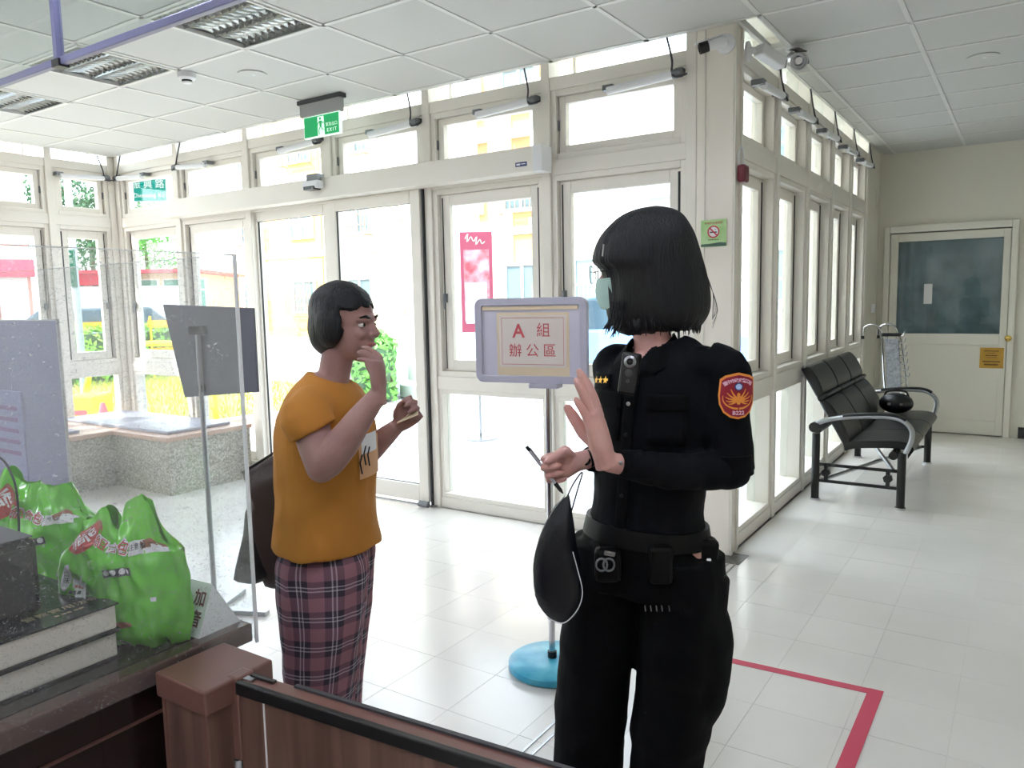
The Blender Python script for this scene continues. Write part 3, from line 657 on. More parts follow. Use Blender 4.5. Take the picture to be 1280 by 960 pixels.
# vehicles
M['carw'] = mat('white_car_paint', (232, 234, 236), .25, coat=.6); M['carb'] = mat('light_blue_car_paint', (120, 160, 214), .25, coat=.6); M['cars'] = mat('silver_car_paint', (178, 184, 192), .25, .5, coat=.5)
M['carglass'] = mat('car_glass', (70, 90, 104), .08, spec=.8); M['tyre'] = mat('tyre', (24, 24, 26), .8)
def car(name, label, p, rz, m, prof, cab, wid=1.7, wheels=(-1.3, 1.3), wr=.31):
    t = thing(name, label, 'car' if name != 'box_truck' else 'truck', p, 'vehicles on the street', rz)
    obj('car_body', MB().prism([(x, -wid / 2, z) for x, z in prof], (0, wid, 0)), m, t, bevel=.06)
    obj('cabin_glass', MB().prism([(x, -wid / 2 + .04, z) for x, z in cab], (0, wid - .08, 0)), M['carglass'], t, bevel=.03)
    obj('roof', MB().prism([(cab[1][0] - .05, -wid / 2 + .06, cab[1][1] - .02), (cab[2][0] + .05, -wid / 2 + .06, cab[2][1] - .02), (cab[2][0] - .05, -wid / 2 + .06, cab[2][1] + .05), (cab[1][0] + .05, -wid / 2 + .06, cab[1][1] + .05)][::1], (0, wid - .12, 0)), m, t, bevel=.03)
    for x in wheels:
        for s in (-1, 1): w = obj('wheel', MB().lathe((x, s * (wid / 2 - .1), wr), [(wr * .55, -.11), (wr, -.1), (wr, .1), (wr * .55, .11)], 20, (0, 1, 0)), M['tyre'], t, smooth=True)
    for s in (-1, 1): obj('headlight', MB().box((prof[0][0] - .03, s * wid * .36 - .14, .6), (prof[0][0] + .05, s * wid * .36 + .14, .74)), M['white'], t)
    return t
CP = [(-2.1, .35), (2.1, .35), (2.15, .8), (1.6, .95), (-1.1, .92), (-2.05, .75)]; CB = [(-1.15, .9), (-.5, 1.42), (1.05, 1.42), (1.65, .92)]
car('parked_car', 'silver car parked in front of the white van', gp(126, 20.0), 1.0, M['cars'], CP, CB)
car('parked_car', 'white car parked left of the silver one behind the barrier', gp(84, 22.0), 1.0, M['carw'], CP, CB)
car('parked_car', 'light blue car partly hidden behind the sign board and officer', gp(780, 13.6), .3, M['carb'], CP, CB)
car('box_truck', 'white van with sloping windscreen beyond the parked cars', gp(136, 26.5), .9, M['carw'], [(-2.3, .4), (2.4, .4), (2.4, 2.05), (-1.3, 2.05), (-1.7, 1.3), (-2.3, 1.15)], [(-1.72, 1.3), (-1.36, 1.95), (.1, 1.95), (.1, 1.3)], 1.8)
# ================================================================== CEILING AND WALL FITTINGS
M['louver'] = mat('mirror_louver', (190, 192, 192), .12, 1); M['tube'] = mat('fluorescent_tube', (236, 238, 240), .3)
M['lit'] = mat('lit_fluorescent_tube', (240, 244, 255), .4, emit=(236, 240, 255), estr=48)
M['housing'] = mat('troffer_housing', (150, 152, 152), .3, .6)
def troffer(x0, x1, y0, y1, lit, label, detailed):
    t = thing('ceiling_light', label, 'ceiling light', (x0, y0, ZC - .004), 'lit ceiling lights' if lit else 'unlit ceiling lights')
    w, d = x1 - x0, y1 - y0
    obj('light_frame', ring(MB(), 0, w, 0, d, .016, 0, .02).xf(lambda v: (v.x, v.z, v.y - .004)), M['grid'], t)
    obj('light_housing', MB().box((.01, .01, .09), (w - .01, d - .01, .1)).box((.01, .01, .02), (.014, d - .01, .09)).box((w - .014, .01, .02), (w - .01, d - .01, .09)).box((.01, .01, .02), (w - .01, .014, .09)).box((.01, d - .014, .02), (w - .01, d - .01, .09)), M['housing'], t)
    for k in range(3):
        yy = d * (k + .5) / 3
        obj('fluorescent_tube', MB().cyl((.03, yy, .066), (w - .03, yy, .066), .012, 10), M['lit'] if lit else M['tube'], t, smooth=True)
    if detailed:
        for k in range(4):
            yy = .018 + (d - .036) * k / 3; hw = .017 if k in (1, 2) else .008
            obj('long_blade', MB().prism([(.016, yy - hw, .05), (.016, yy, .0), (.016, yy + hw, .05)], (w - .032, 0, 0)), M['louver'], t)
        for q in range(1, 11):
            xx = w * q / 11
            for k in range(3):
                ya, yb = .02 + (d - .036) * k / 3, .018 + (d - .036) * (k + 1) / 3
                obj('cross_blade', MB().add([(xx - .011, ya, .045), (xx, ya + .01, .004), (xx, (ya + yb) / 2, .014), (xx, yb - .01, .004), (xx - .011, yb, .045), (xx + .011, ya, .045), (xx + .011, yb, .045)], [(0, 1, 2, 3, 4), (5, 6, 3, 2, 1), (0, 5, 1), (4, 3, 6), (0, 4, 6, 5)]), M['louver'], t)
    return t
fl = sorted([f for f in FIX if f[2] > -2.5], key=lambda f: -f[0])
for f, lb in zip(fl, ['unlit square louvre light nearest the exit sign, largest of three', 'unlit square louvre light in the middle of the row of three', 'unlit square louvre light at the left edge of the frame']): troffer(*f, False, lb, True)
lf = sorted([f for f in FIX if f[2] < -2.5 or f[2] > 0], key=lambda f: (-round(f[2], 2), f[0])); rows = sorted({round(f[2], 2) for f in lf}, reverse=True); ORD = ['first', 'second', 'third', 'fourth', 'fifth']
for f in lf:
    r = rows.index(round(f[2], 2)); k = [g for g in lf if round(g[2], 2) == round(f[2], 2)].index(f)
    troffer(*f, True, ('lit ceiling light out of view, %s row from the back wall, %s from the left' % ((ORD + ['sixth', 'seventh', 'eighth'])[r], ORD[k])), False)
def P3(mb, name, m, par, **k): return obj(name, mb, m, par, world=True, **k)
sd_ = thing('smoke_detector', 'round white smoke detector on the ceiling by the louvre lights', 'smoke detector', (-2.95, -1.17, 2.83))
obj('detector_base', MB().lathe((0, 0, 0), [(.052, 0), (.052, -.03), (.045, -.038), (.03, -.042)], 28), M['white'], sd_, smooth=True)
obj('detector_slot', MB().lathe((0, 0, -.042), [(.03, 0), (.03, -.008), (.026, -.012)], 24), M['black'], sd_, smooth=True); obj('detector_cap', MB().lathe((0, 0, -.052), [(.028, 0), (.024, -.008)], 24), M['white'], sd_, smooth=True)
for nm, lb, p in (('downlight', 'round recessed downlight left of the exit sign', (-2.66, -.92, 2.83)), ('downlight', 'round recessed downlight on the right ceiling', (1.03, 1.48, 2.83))):
    t = thing(nm, lb, 'downlight', p, 'recessed downlights')
    obj('trim_ring', MB().lathe((0, 0, 0), [(.062, 0), (.085, 0), (.085, -.004), (.062, -.006)], 32), M['ceil'], t, smooth=True)
    obj('reflector', MB().lathe((0, 0, .0), [(.060, -.003), (.055, .001)], 28), mat('downlight_bowl', (196, 196, 192), .25, .3), t, smooth=True)
    obj('bulb', MB().ball((.01, 0, -.004), .016, .016, .008), M['tube'], t, smooth=True)
# smoke curtain
M['railp'] = mat('violet_grey_rail', (112, 112, 146), .35, .3)
sm = thing('smoke_barrier', 'clear hanging smoke barrier with violet-grey rail under the ceiling', 'smoke barrier', (-1.5, -2.57, 2.33))
P3(MB().box((-5.8, -2.573, 2.35), (2.9, -2.567, 2.828)), 'glass_sheet', M['smoke_glass'], sm)
P3(MB().box((-5.8, -2.582, 2.325), (2.9, -2.558, 2.352)), 'bottom_rail', M['railp'], sm, bevel=.003)
for x in (-4.5, -1.68, 1.2): P3(MB().box((x - .012, -2.584, 2.33), (x + .012, -2.556, 2.828)), 'post', M['railp'], sm); P3(MB().box((x - .02, -2.59, 2.318), (x + .03, -2.55, 2.345)), 'rail_joint', M['black'], sm)
# exit sign
ex = thing('exit_sign', 'green hanging emergency exit sign with running figure', 'exit sign', (-2.735, -.3, 2.565))
M['exitg'] = mat('exit_green', (0, 150, 84), .35, emit=(0, 150, 84), estr=.35); M['exitw'] = mat('exit_white', (214, 240, 226), .35, emit=(214, 240, 226), estr=.4)
P3(MB().box((-2.91, -.31, 2.57), (-2.56, -.285, 2.715)), 'sign_box', M['exitw'], ex, bevel=.004)
P3(MB().box((-2.93, -.32, 2.715), (-2.55, -.275, 2.80)), 'sign_housing', mat('sign_housing_grey', (150, 150, 148), .5), ex)
P3(MB().box((-2.95, -.325, 2.80), (-2.53, -.27, 2.828)), 'mounting_bar', M['cable'], ex)
fe = plane_fn((-2.735, -.3105, 2.6425), (1, 0, 0), (0, 0, 1))
P3(poly(fe, [(-.168, -.066), (.168, -.066), (.168, .066), (-.168, .066)]), 'green_field', M['exitg'], ex)
P3(poly(fe, [(-.035, -.068), (.032, -.068), (.026, .06), (-.035, .06)], .001), 'doorway_panel', M['exitw'], ex)
rn = merge(disc(fe, -.008, .045, .009, 14, w=.002), MB().prism([fe(-.018, .03, .002), fe(.008, .03, .002), fe(.004, -.01, .002), fe(-.012, -.012, .002)], (0, -.0005, 0)))
for pts in ([(-.012, .028), (-.032, .012), (-.034, -.0)], [(.004, .028), (.018, .012), (.026, .018)], [(-.006, -.008), (-.022, -.03), (-.02, -.058)], [(.002, -.01), (.012, -.03), (.028, -.034)]): rn = merge(rn, MB().tube([fe(u, v, .002) for u, v in pts], .005, 6, flat=.4))
P3(rn, 'running_figure', M['exitg'], ex)
P3(text_mb('緊急出口', .028, lambda u, v, w: fe(u + .1, v - .004, .002)), 'chinese_text', M['exitw'], ex); P3(text_mb('E X I T', .032, lambda u, v, w: fe(u + .1, v - .04, .002), bold=.0006), 'exit_text', M['exitw'], ex)
# window openers
def opener(T, u0, u1, flip, label, group):
    c = T(((u0 + u1) / 2, -.03, 2.6)); t = thing('window_opener', label, 'window opener', c, group)
    L = u1 - u0; a = u1 - .06 if not flip else u0 + .06; b = a - .42 if not flip else a + .42
    s = -1 if not flip else 1
    part('motor_tube', MB().cyl((a, -.035, 2.625), (b, -.035, 2.60), .022, 14), M['white'], t, T, smooth=True)
    part('end_cap', MB().cyl((a - s * .02, -.035, 2.626), (a + s * .03, -.035, 2.624), .025, 14), M['grey'], t, T, smooth=True)
    part('mounting_bracket', MB().box((b - .03, -.04, 2.605), (b + .03, .03, 2.635)).box((a - .02, -.03, 2.63), (a + .02, .03, 2.655)), M['grey'], t, T)
    part('power_cable', MB().tube(crv([(a - s * .05, -.035, 2.615), (a + s * .0, -.06, 2.60), (a + s * .03, -.05, 2.63), (a + s * .035, -.035, 2.70), (a + s * .07, -.02, 2.825)], 6), .006, 6), M['cable'], t, T, smooth=True)
nmA = ['nearest the left corner on the entrance front', 'above the glazing left of the sliding doors', 'directly behind the green exit sign', 'right of the green exit sign', 'above the red banner window', 'just left of the corner pillar']
for k in range(6): opener(TA, EA[k], EA[k + 1], k in (0, 1), 'white tubular window opener ' + nmA[k], 'openers along the entrance front')
nmB = ['nearest the pillar, half hidden by the white camera', 'second from the pillar in the side wing', 'third from the pillar in the side wing', 'fourth from the pillar in the side wing', 'at the far end of the side wing']
for k in range(5): opener(TB, EB[k], EB[k + 1], False, 'grey tubular window opener ' + nmB[k], 'openers along the side wing')
for k in range(2): opener(TC, EC[k], EC[k + 1], k == 0, 'tubular window opener ' + ['on the left wall beside the corner', 'at the left edge of the frame'][k], 'openers along the left wall')
# cameras
def bullet(name, label, base, nrm, tgt, L, r, dome=False, box=False):
    base = Vector(base); nrm = Vector(nrm); d = Vector(tgt).normalized(); t = thing(name, label, 'camera', base, 'security cameras')
    obj('camera_mount', MB().lathe((0, 0, 0), [(.05, 0), (.05, .012), (.02, .02), (.014, .05)], 22, nrm), M['white'], t, smooth=True)
    j = nrm * .06; up = Vector((0, 0, 1)); sd2 = d.cross(up).normalized(); u2 = sd2.cross(d)
    if box:
        obj('camera_body', MB().obox(j + d * L * .5, d, sd2, u2, L / 2, r, r * .95), M['white'], t, bevel=.008)
        obj('camera_lens', MB().obox(j + d * (L + .004), d, sd2, u2, .006, r * .8, r * .75), M['blackgl'], t, bevel=.003)
    else:
        obj('camera_body', MB().lathe(j - d * .02, [(r * .7, 0), (r, .02), (r, L)], 22, d), M['white'] if not dome else M['steel'], t, smooth=True)
        obj('lens_hood', MB().lathe(j - d * .02, [(r * 1.06, L - .035), (r * 1.06, L + .012), (r * .9, L + .012), (r * .8, L - .003)], 22, d), M['black'] if not dome else M['steel'], t, smooth=True)
        obj('camera_lens', MB().lathe(j - d * .02, [(r * .7, L - .002), (r * .45, L + .006), (r * .4, L + .002)], 20, d), M['blackgl'] if not dome else M['chrome'], t, smooth=True)
        obj('sun_shield', MB().obox(j + d * L * .5 + u2 * r * 1.02, d, sd2, u2, L * .55, r * .7, .004), M['white'] if not dome else M['black'], t, bevel=.002)
    return t
bullet('security_camera', 'white bullet security camera on the pillar front, pointing left', (-.045, -.002, 2.735), (0, -1, 0), (-.80, -.42, -.25), .13, .027)
bullet('security_camera', 'white box camera on the wing side of the pillar', (.012, .17, 2.73), (1, 0, 0), (.42, .90, -.28), .19, .033, box=True)
t = bullet('security_camera', 'metallic bullet camera hanging under the right ceiling tiles', (.15, .60, 2.828), (0, 0, -1), (.42, -.82, -.35), .13, .047, dome=True)
obj('camera_cable', MB().tube(crv([(0, 0, -.01), (.05, .02, -.03), (.07, .02, -.09), (.02, .0, -.08)], 5), .006, 6), M['black'], t, smooth=True)
# fire alarm
al = thing('fire_alarm', 'dark red fire alarm beacon with cable on the pillar edge', 'alarm', (.012, .055, 2.07))
P3(MB().obox((.035, .05, 2.075), (1, 0, 0), (0, 1, 0), (0, 0, 1), .022, .04, .045), 'alarm_body', mat('dark_red_plastic', (112, 26, 44), .4), al, bevel=.012)
P3(MB().tube(crv([(.02, .03, 2.11), (.02, .02, 2.17), (.02, .06, 2.22), (.02, .10, 2.17), (.02, .11, 2.08), (.02, .09, 2.05)], 5), .005, 6), 'alarm_cable', M['white'], al, smooth=True)
# posters
nsg = thing('no_smoking_sign', 'green no-smoking notice with red ring on the pillar', 'notice', (-.103, -.008, 1.70))
fn_ = plane_fn((-.103, -.0075, 1.77), (1, 0, 0), (0, 0, 1))
M['pgreen'] = mat('pale_green_print', (186, 214, 160), .5, var=.5, vscale=14, var2=(150, 196, 120)); M['dgreen'] = mat('dark_green_print', (70, 100, 84), .5); M['redp'] = mat('red_print', (190, 36, 60), .5); M['blackp'] = mat('black_print', (26, 26, 30), .6)
P3(MB().box((-.173, -.0078, 1.70), (-.033, -.0062, 1.842)), 'notice_sheet', M['pgreen'], nsg)
P3(poly(fn_, [(-.069, -.069), (.069, -.069), (.069, -.052), (.04, -.048), (-.02, -.054), (-.069, -.056)], .001), 'dark_footer', M['dgreen'], nsg)
P3(disc(fn_, 0, .008, .03, 28, w=.001), 'white_disc', M['whitep'], nsg)
P3(merge(disc(fn_, 0, .008, .033, 32, r0=.026, w=.003), poly(fn_, [(-.023, .026), (-.018, .031), (.023, -.010), (.018, -.015)], .003)), 'prohibition_ring', M['redp'], nsg)
P3(merge(poly(fn_, [(-.021, .003), (.019, .003), (.019, .009), (-.021, .009)], .002), MB().tube([fn_(u, v, .002) for u, v in ((.01, .016), (.014, .02), (.006, .024))], .001, 4)), 'cigarette', M['blackp'], nsg)
P3(text_mb('本場所全面禁菸', .0145, lambda u, v, w: fn_(u, v + .054, .002)), 'heading_text', M['redp'], nsg); P3(text_mb('■ ■ ■ ■ ■  ■', .008, lambda u, v, w: fn_(u, v - .034, .002)), 'footer_text', M['blackp'], nsg)
yn = thing('door_notice', 'small orange-yellow printed notice on the back door', 'notice', (1.045, 4.745, .67)); fy = plane_fn((1.045, 4.7465, .775), (1, 0, 0), (0, 0, 1)); M['ynote'] = mat('ochre_paper', (206, 158, 62), .6, var=.15, vscale=12)
P3(MB().box((.945, 4.748, .675), (1.145, 4.752, .875)), 'notice_sheet', M['ynote'], yn)
for k, (v, w_, h_) in enumerate(((.068, .12, .008), (.048, .07, .005), (.025, .10, .010), (.004, .09, .005), (-.035, .15, .011), (-.065, .12, .013))):
    n_ = int(w_ / .015); mm = MB()
    for q in range(n_): u = -w_ / 2 + w_ * q / n_; a_ = fy(u, v - h_ / 2, .001); mm.add([fy(u, v - h_ / 2, .001), fy(u + w_ / n_ * .7, v - h_ / 2, .001), fy(u + w_ / n_ * .7, v + h_ / 2, .001), fy(u, v + h_ / 2, .001)], [(0, 1, 2, 3)])
    P3(mm, 'text_line', M['blackp'], yn, kind='stuff')
wp = thing('taped_paper', 'white sheet taped inside the back door window', 'paper', (.47, 4.755, 1.3)); P3(MB().box((.435, 4.756, 1.31), (.51, 4.759, 1.51)), 'sheet', M['whitep'], wp)
top_mesh('wall_socket', MB().box((.0, 4.42, 1.23), (.03, 4.50, 1.32)), M['white'], 'small grey box on the end wall above the bench', 'wall box', bevel=.006)

# ================================================================== STONE BENCH
M['terr'] = mat('terrazzo', (176, 174, 164), .5); nt = M['terr'].node_tree; pr = nt.nodes['Principled BSDF']
tcn = nt.nodes.new('ShaderNodeTexCoord'); vo = nt.nodes.new('ShaderNodeTexVoronoi'); vo.inputs['Scale'].default_value = 95; rr = nt.nodes.new('ShaderNodeValToRGB'); rr.color_ramp.elements[0].color = srgb(206, 202, 190); rr.color_ramp.elements[1].color = srgb(138, 134, 124); rr.color_ramp.elements[0].position = .2; rr.color_ramp.elements[1].position = .8
nt.links.new(tcn.outputs['Object'], vo.inputs['Vector']); nt.links.new(vo.outputs['Color'], rr.inputs[0]); nt.links.new(rr.outputs[0], pr.inputs['Base Color'])
M['edge'] = mat('pink_stone_edge', (198, 164, 146), .4)
sb_ = thing('stone_bench', 'terrazzo stone corner bench with pinkish top edge', 'bench', (-5.0, -.6, 0))
OUT = [(-5.83, -.02), (-4.06, -.02), (-4.06, -.76), (-4.80, -.76), (-4.80, -3.6), (-5.83, -3.6)]
P3(MB().prism([(x, y, 0) for x, y in OUT[::-1]], (0, 0, .42)), 'bench_body', M['terr'], sb_, recalc=True)
O2 = [(-5.83, -.02), (-4.03, -.02), (-4.03, -.79), (-4.77, -.79), (-4.77, -3.6), (-5.83, -3.6)]
P3(MB().prism([(x, y, .42) for x, y in O2[::-1]], (0, 0, .035)), 'bench_top', M['edge'], sb_, recalc=True, bevel=.004)
M['lid'] = mat('grey_lavender_slab', (160, 160, 176), .3)
top_mesh('seat_slab', MB().box((-5.72, -.70, .456), (-4.15, -.14, .482)), M['lid'], 'grey seat slab on the stone bench under the corner window', 'slab', bevel=.006)
top_mesh('seat_slab', MB().box((-5.72, -2.6, .456), (-4.90, -.98, .482)), M['lid'], 'grey seat slab on the stone bench along the left wall', 'slab', bevel=.006)

# ================================================================== STANDS
CR = Vector((.833, .553, 0)); CT = Vector((-.553, .833, 0))
RZ = math.atan2(.553, .833)
# grey board on a thin pole, seen from behind
bs = thing('notice_stand', 'grey sign board on a thin pole, seen from the back through acrylic', 'sign stand', (-1.79, -1.95, 0), rz=math.radians(24))
M['slate'] = mat('slate_grey_board', (104, 106, 114), .6, var=.1, vscale=6)
obj('board', MB().prism([(-.135, .0, 1.02), (.235, .0, 1.045), (.235, .0, 1.425), (-.215, .0, 1.45)], (0, .012, 0)), M['slate'], bs, bevel=.004)
obj('stand_pole', MB().cyl((-.035, -.02, .02), (-.035, -.02, 1.34), .012, 12), M['steel'], bs, smooth=True)
obj('pole_clamp', MB().box((-.07, -.035, 1.31), (-.0, .0, 1.35)).box((-.045, -.03, 1.05), (-.025, 0, 1.08)), M['black'], bs)
obj('foot_bar', MB().box((-.30, -.045, 0), (.23, -.0, .022)), M['steel'], bs, bevel=.004); obj('foot_bar', MB().box((-.055, -.27, 0), (-.015, .23, .022)), M['steel'], bs, bevel=.004)
# A-group office sign
sg = thing('sign_stand', 'lavender sign board reading A office area on a steel pole', 'sign stand', (-.20, -1.66, 0), rz=math.radians(10))
M['lavf'] = mat('lavender_frame', (186, 184, 200), .35); M['lavp'] = mat('pale_lavender_board', (204, 201, 216), .5); M['cream'] = mat('cream_card', (226, 208, 178), .6); M['cream2'] = mat('pale_card', (224, 214, 206), .6); M['pinkt'] = mat('dull_red_lettering', (200, 84, 92), .6)
a0, a1, z0, z1 = -.255, .195, 1.125, 1.445
fr = MB(); out = []; inn = []
def rr_(w0, w1, h0, h1, r, n=6):
    pts = []
    for cx, cy, s in ((w1 - r, h1 - r, 0), (w0 + r, h1 - r, 1), (w0 + r, h0 + r, 2), (w1 - r, h0 + r, 3)):
        for k in range(n + 1): a = PI / 2 * (s + k / n); pts.append((cx + r * math.cos(a), cy + r * math.sin(a)))
    return pts
o1 = rr_(a0, a1, z0, z1, .03); o2 = rr_(a0 + .028, a1 - .028, z0 + .028, z1 - .028, .008); n = len(o1)
for y in (-.014, .014):
    for P_ in (o1, o2): fr.v += [Vector((x, y, z)) for x, z in P_]
for i in range(n):
    j = (i + 1) % n; fr.f += [(i, j, n + j, n + i), (2 * n + j, 2 * n + i, 3 * n + i, 3 * n + j), (j, i, 2 * n + i, 2 * n + j), (n + i, n + j, 3 * n + j, 3 * n + i)]
obj('sign_frame', fr, M['lavf'], sg, bevel=.003)
obj('sign_panel', MB().box((a0 + .026, -.004, z0 + .026), (a1 - .026, .004, z1 - .026)), M['lavp'], sg)
obj('light_strip', MB().box((a0 + .03, -.009, z1 - .045), (a1 - .035, -.004, z1 - .032)), M['cream'], sg)
fs = plane_fn((-.03, -.0065, 1.30), (1, 0, 0), (0, 0, 1))
obj('card', MB().box((-.165, -.0062, 1.153), (.125, -.0042, 1.39)), M['cream'], sg); obj('card_sheet', MB().box((-.155, -.0078, 1.185), (.115, -.0063, 1.38)), M['cream2'], sg)
fs = plane_fn((-.02, -.0085, 1.283), (1, 0, 0), (0, 0, 1)); bd = MB()
for a, b, c, d in ((-.125, .125, -.088, -.0865), (-.125, .125, .0865, .088), (-.125, -.1235, -.088, .088), (.1235, .125, -.088, .088)): bd.add([fs(a, c), fs(b, c), fs(b, d), fs(a, d)], [(0, 1, 2, 3)])
obj('red_border', bd, M['pinkt'], sg)
obj('letter_a', text_mb('A', .072, lambda u, v, w: fs(u - .055, v + .036, .0005), bold=.0012), M['pinkt'], sg); obj('chinese_text', text_mb('組', .056, lambda u, v, w: fs(u + .045, v + .038, .0005)), M['pinkt'], sg)
obj('chinese_text', text_mb('辦 公 區', .054, lambda u, v, w: fs(u, v - .038, .0005)), M['pinkt'], sg)
obj('sign_pole', MB().cyl((.03, .02, .03), (.03, .02, 1.12), .0125, 16), M['chrome'], sg, smooth=True)
obj('sign_bracket', MB().box((-.03, -.03, 1.108), (.085, .03, 1.126)), M['lavf'], sg, bevel=.003)
M['bluebase'] = mat('bright_blue_rubber', (34, 150, 190), .3, var=.2, vscale=10, var2=(90, 190, 210))
obj('sign_base', MB().lathe((0.03, .02, 0), [(.16, 0), (.172, .008), (.172, .03), (.16, .038), (.05, .045), (.03, .045)], 44), M['bluebase'], sg, smooth=True)
obj('pole_socket', MB().cyl((.03, .02, .04), (.03, .02, .07), .018, 16), M['black'], sg, smooth=True)
# tape and floor track
M['tape'] = mat('red_floor_tape', (206, 70, 96), .5)
tp = thing('floor_tape', 'red right-angled floor tape marking beside the officer', 'floor tape', (.6, -1.2, 0))
P3(MB().prism([(.05, -1.255, .0004), (.90, -1.215, .0004), (.945, -1.172, .0004), (.05, -1.215, .0004)], (0, 0, .001)), 'tape_strip', M['tape'], tp); P3(MB().prism([(.88, -3.4, .0005), (.93, -3.4, .0005), (.945, -1.172, .0005), (.895, -1.172, .0005)], (0, 0, .0012)), 'tape_strip', M['tape'], tp)
ftk = thing('floor_track', 'thin worn metal partition track set in the floor', 'floor track', (.04, -1.0, 0))
P3(MB().box((.03, -3.1, .0003), (.038, -.12, .003)).box((.065, -3.1, .0003), (.073, -.12, .003)), 'track_rail', M['steel'], ftk)
P3(MB().box((-.02, -.12, .0003), (.09, .06, .002)), 'track_plate', mat('worn_metal', (120, 118, 116), .5, .5, var=.5, vscale=30), ftk)
# ================================================================== WAITING BENCH
M['vinyl'] = mat('black_vinyl', (12, 13, 15), .34, bump=.12, bscale=160); M['blackm'] = mat('black_painted_steel', (14, 14, 15), .35)
wb = thing('waiting_bench', 'black vinyl three-seat waiting bench with chrome armrests', 'bench', (.42, 2.2, 0))
Y0, Y1 = 1.50, 3.08; XB, XF = .13, .70
def seatpad(y0, y1):
    L = Vector
    prof = crv([(.30, .40), (.36, .425), (.48, .44), (.62, .45), (.70, .44), (.735, .405), (.72, .37)], 4); lo = [(x - .0, z - .05) for x, z in prof[::-1]]
    lo = [(min(x, .70), max(z, .335)) for x, z in lo]
    return MB().prism([(x, y0, z) for x, z in prof + lo[2:-1]], (0, y1 - y0, 0))
def backpad(y0, y1, t0, t1):
    a = Vector((.33, 0, .40)); b = Vector((.03, 0, .93)); nrm = Vector((.87, 0, .49)); P_ = []
    for k in range(9):
        t = t0 + (t1 - t0) * k / 8; e = math.sin(PI * k / 8) ** .45 * .028; P_.append(a.lerp(b, t) + nrm * (.012 + e))
    Q = [a.lerp(b, t1) - nrm * .03, a.lerp(b, t0) - nrm * .03]
    return MB().prism([(p.x, y0, p.z) for p in P_ + Q], (0, y1 - y0, 0))
W3 = (Y1 - Y0) / 3
for k in range(3):
    y0, y1 = Y0 + k * W3 + .006, Y0 + (k + 1) * W3 - .006
    P3(seatpad(y0, y1), 'seat', M['vinyl'], wb, smooth=True, bevel=.014, recalc=True)
    bk = P3(backpad(y0, y1, .0, .575), 'backrest', M['vinyl'], wb, smooth=True, bevel=.014, recalc=True)
    obj('headrest', backpad(y0, y1, .615, 1.0).shift(wb.location), M['vinyl'], bk, smooth=True, bevel=.014, recalc=True); obj('lumbar_roll', backpad(y0, y1, .565, .625).shift(wb.location), M['vinyl'], bk, smooth=True, bevel=.008, recalc=True)
for x, z in ((.14, .50), (.62, .36)): P3(MB().cyl((x, Y0 - .05, z), (x, Y1 + .05, z), .028, 14), 'cross_tube', M['blackm'], wb, smooth=True)
for y in (Y0 - .03, Y1 + .03):
    for x, zt in ((XB, .47), (XF - .03, .38)):
        lg = P3(MB().cyl((x, y, .012), (x, y, zt), .027, 16), 'leg', M['blackm'], wb, smooth=True); obj('foot_cap', MB().cyl((x, y, 0), (x, y, .014), .034, 16).shift(wb.location), M['chrome'], lg, smooth=True)
    P3(MB().box((XB, y - .008, .245), (XF - .03, y + .008, .265)).box((XB, y - .008, .13), (XF - .03, y + .008, .15)), 'side_rail', M['blackm'], wb)
    for x in (XB + .07, XF - .11): P3(MB().lathe((x, y - .02, .20), [(.03, 0), (.03, .04)], 6, (0, 1, 0)).box((x - .012, y - .012, .14), (x + .012, y + .012, .26)), 'rail_bracket', M['blackm'], wb)
    arm = crv([(.12, .53), (.2, .57), (.36, .60), (.55, .615), (.66, .60), (.72, .54), (.72, .46), (.69, .38)], 6)
    ar_ = P3(MB().tube([(x, y, z) for x, z in arm], .017, 12), 'armrest', M['steel'], wb, smooth=True)
    obj('arm_pad', MB().tube([(x, y, z + .014) for x, z in arm[10:27]], .021, 10, flat=.6).shift(wb.location), M['vinyl'], ar_, smooth=True)
    P3(MB().cyl((.12, y - .03, .515), (.12, y + .03, .515), .036, 18), 'arm_knuckle', M['blackm'], wb, smooth=True)
P3(MB().cyl((XB + .04, Y0, .14), (XF - .08, Y1, .14), .014, 10).cyl((XB + .04, Y1, .25), (XF - .08, Y0, .25), .014, 10), 'brace', M['steel'], wb, smooth=True)
# black bag on the bench seat
bgp = on_y(1087, 500, 2.95)
bb = thing('shoulder_bag', 'rounded black bag left on the far seat of the bench', 'bag', (.45, 2.88, .442))
sh_ = MB().ball((0, 0, .085), .13, .11, .085, 24, 14); obj('bag_body', sh_, M['vinyl'], bb, smooth=True); obj('bag_handle', MB().tube(crv([(-.09, 0, .14), (-.06, 0, .185), (.06, 0, .185), (.09, 0, .14)], 5), .008, 8), M['vinyl'], bb, smooth=True); obj('bag_buckle', MB().obox((-.04, -.108, .09), (1, 0, 0), (0, 1, 0), (0, 0, 1), .012, .004, .01).obox((.05, -.104, .09), (1, 0, 0), (0, 1, 0), (0, 0, 1), .012, .004, .01), M['chrome'], bb)
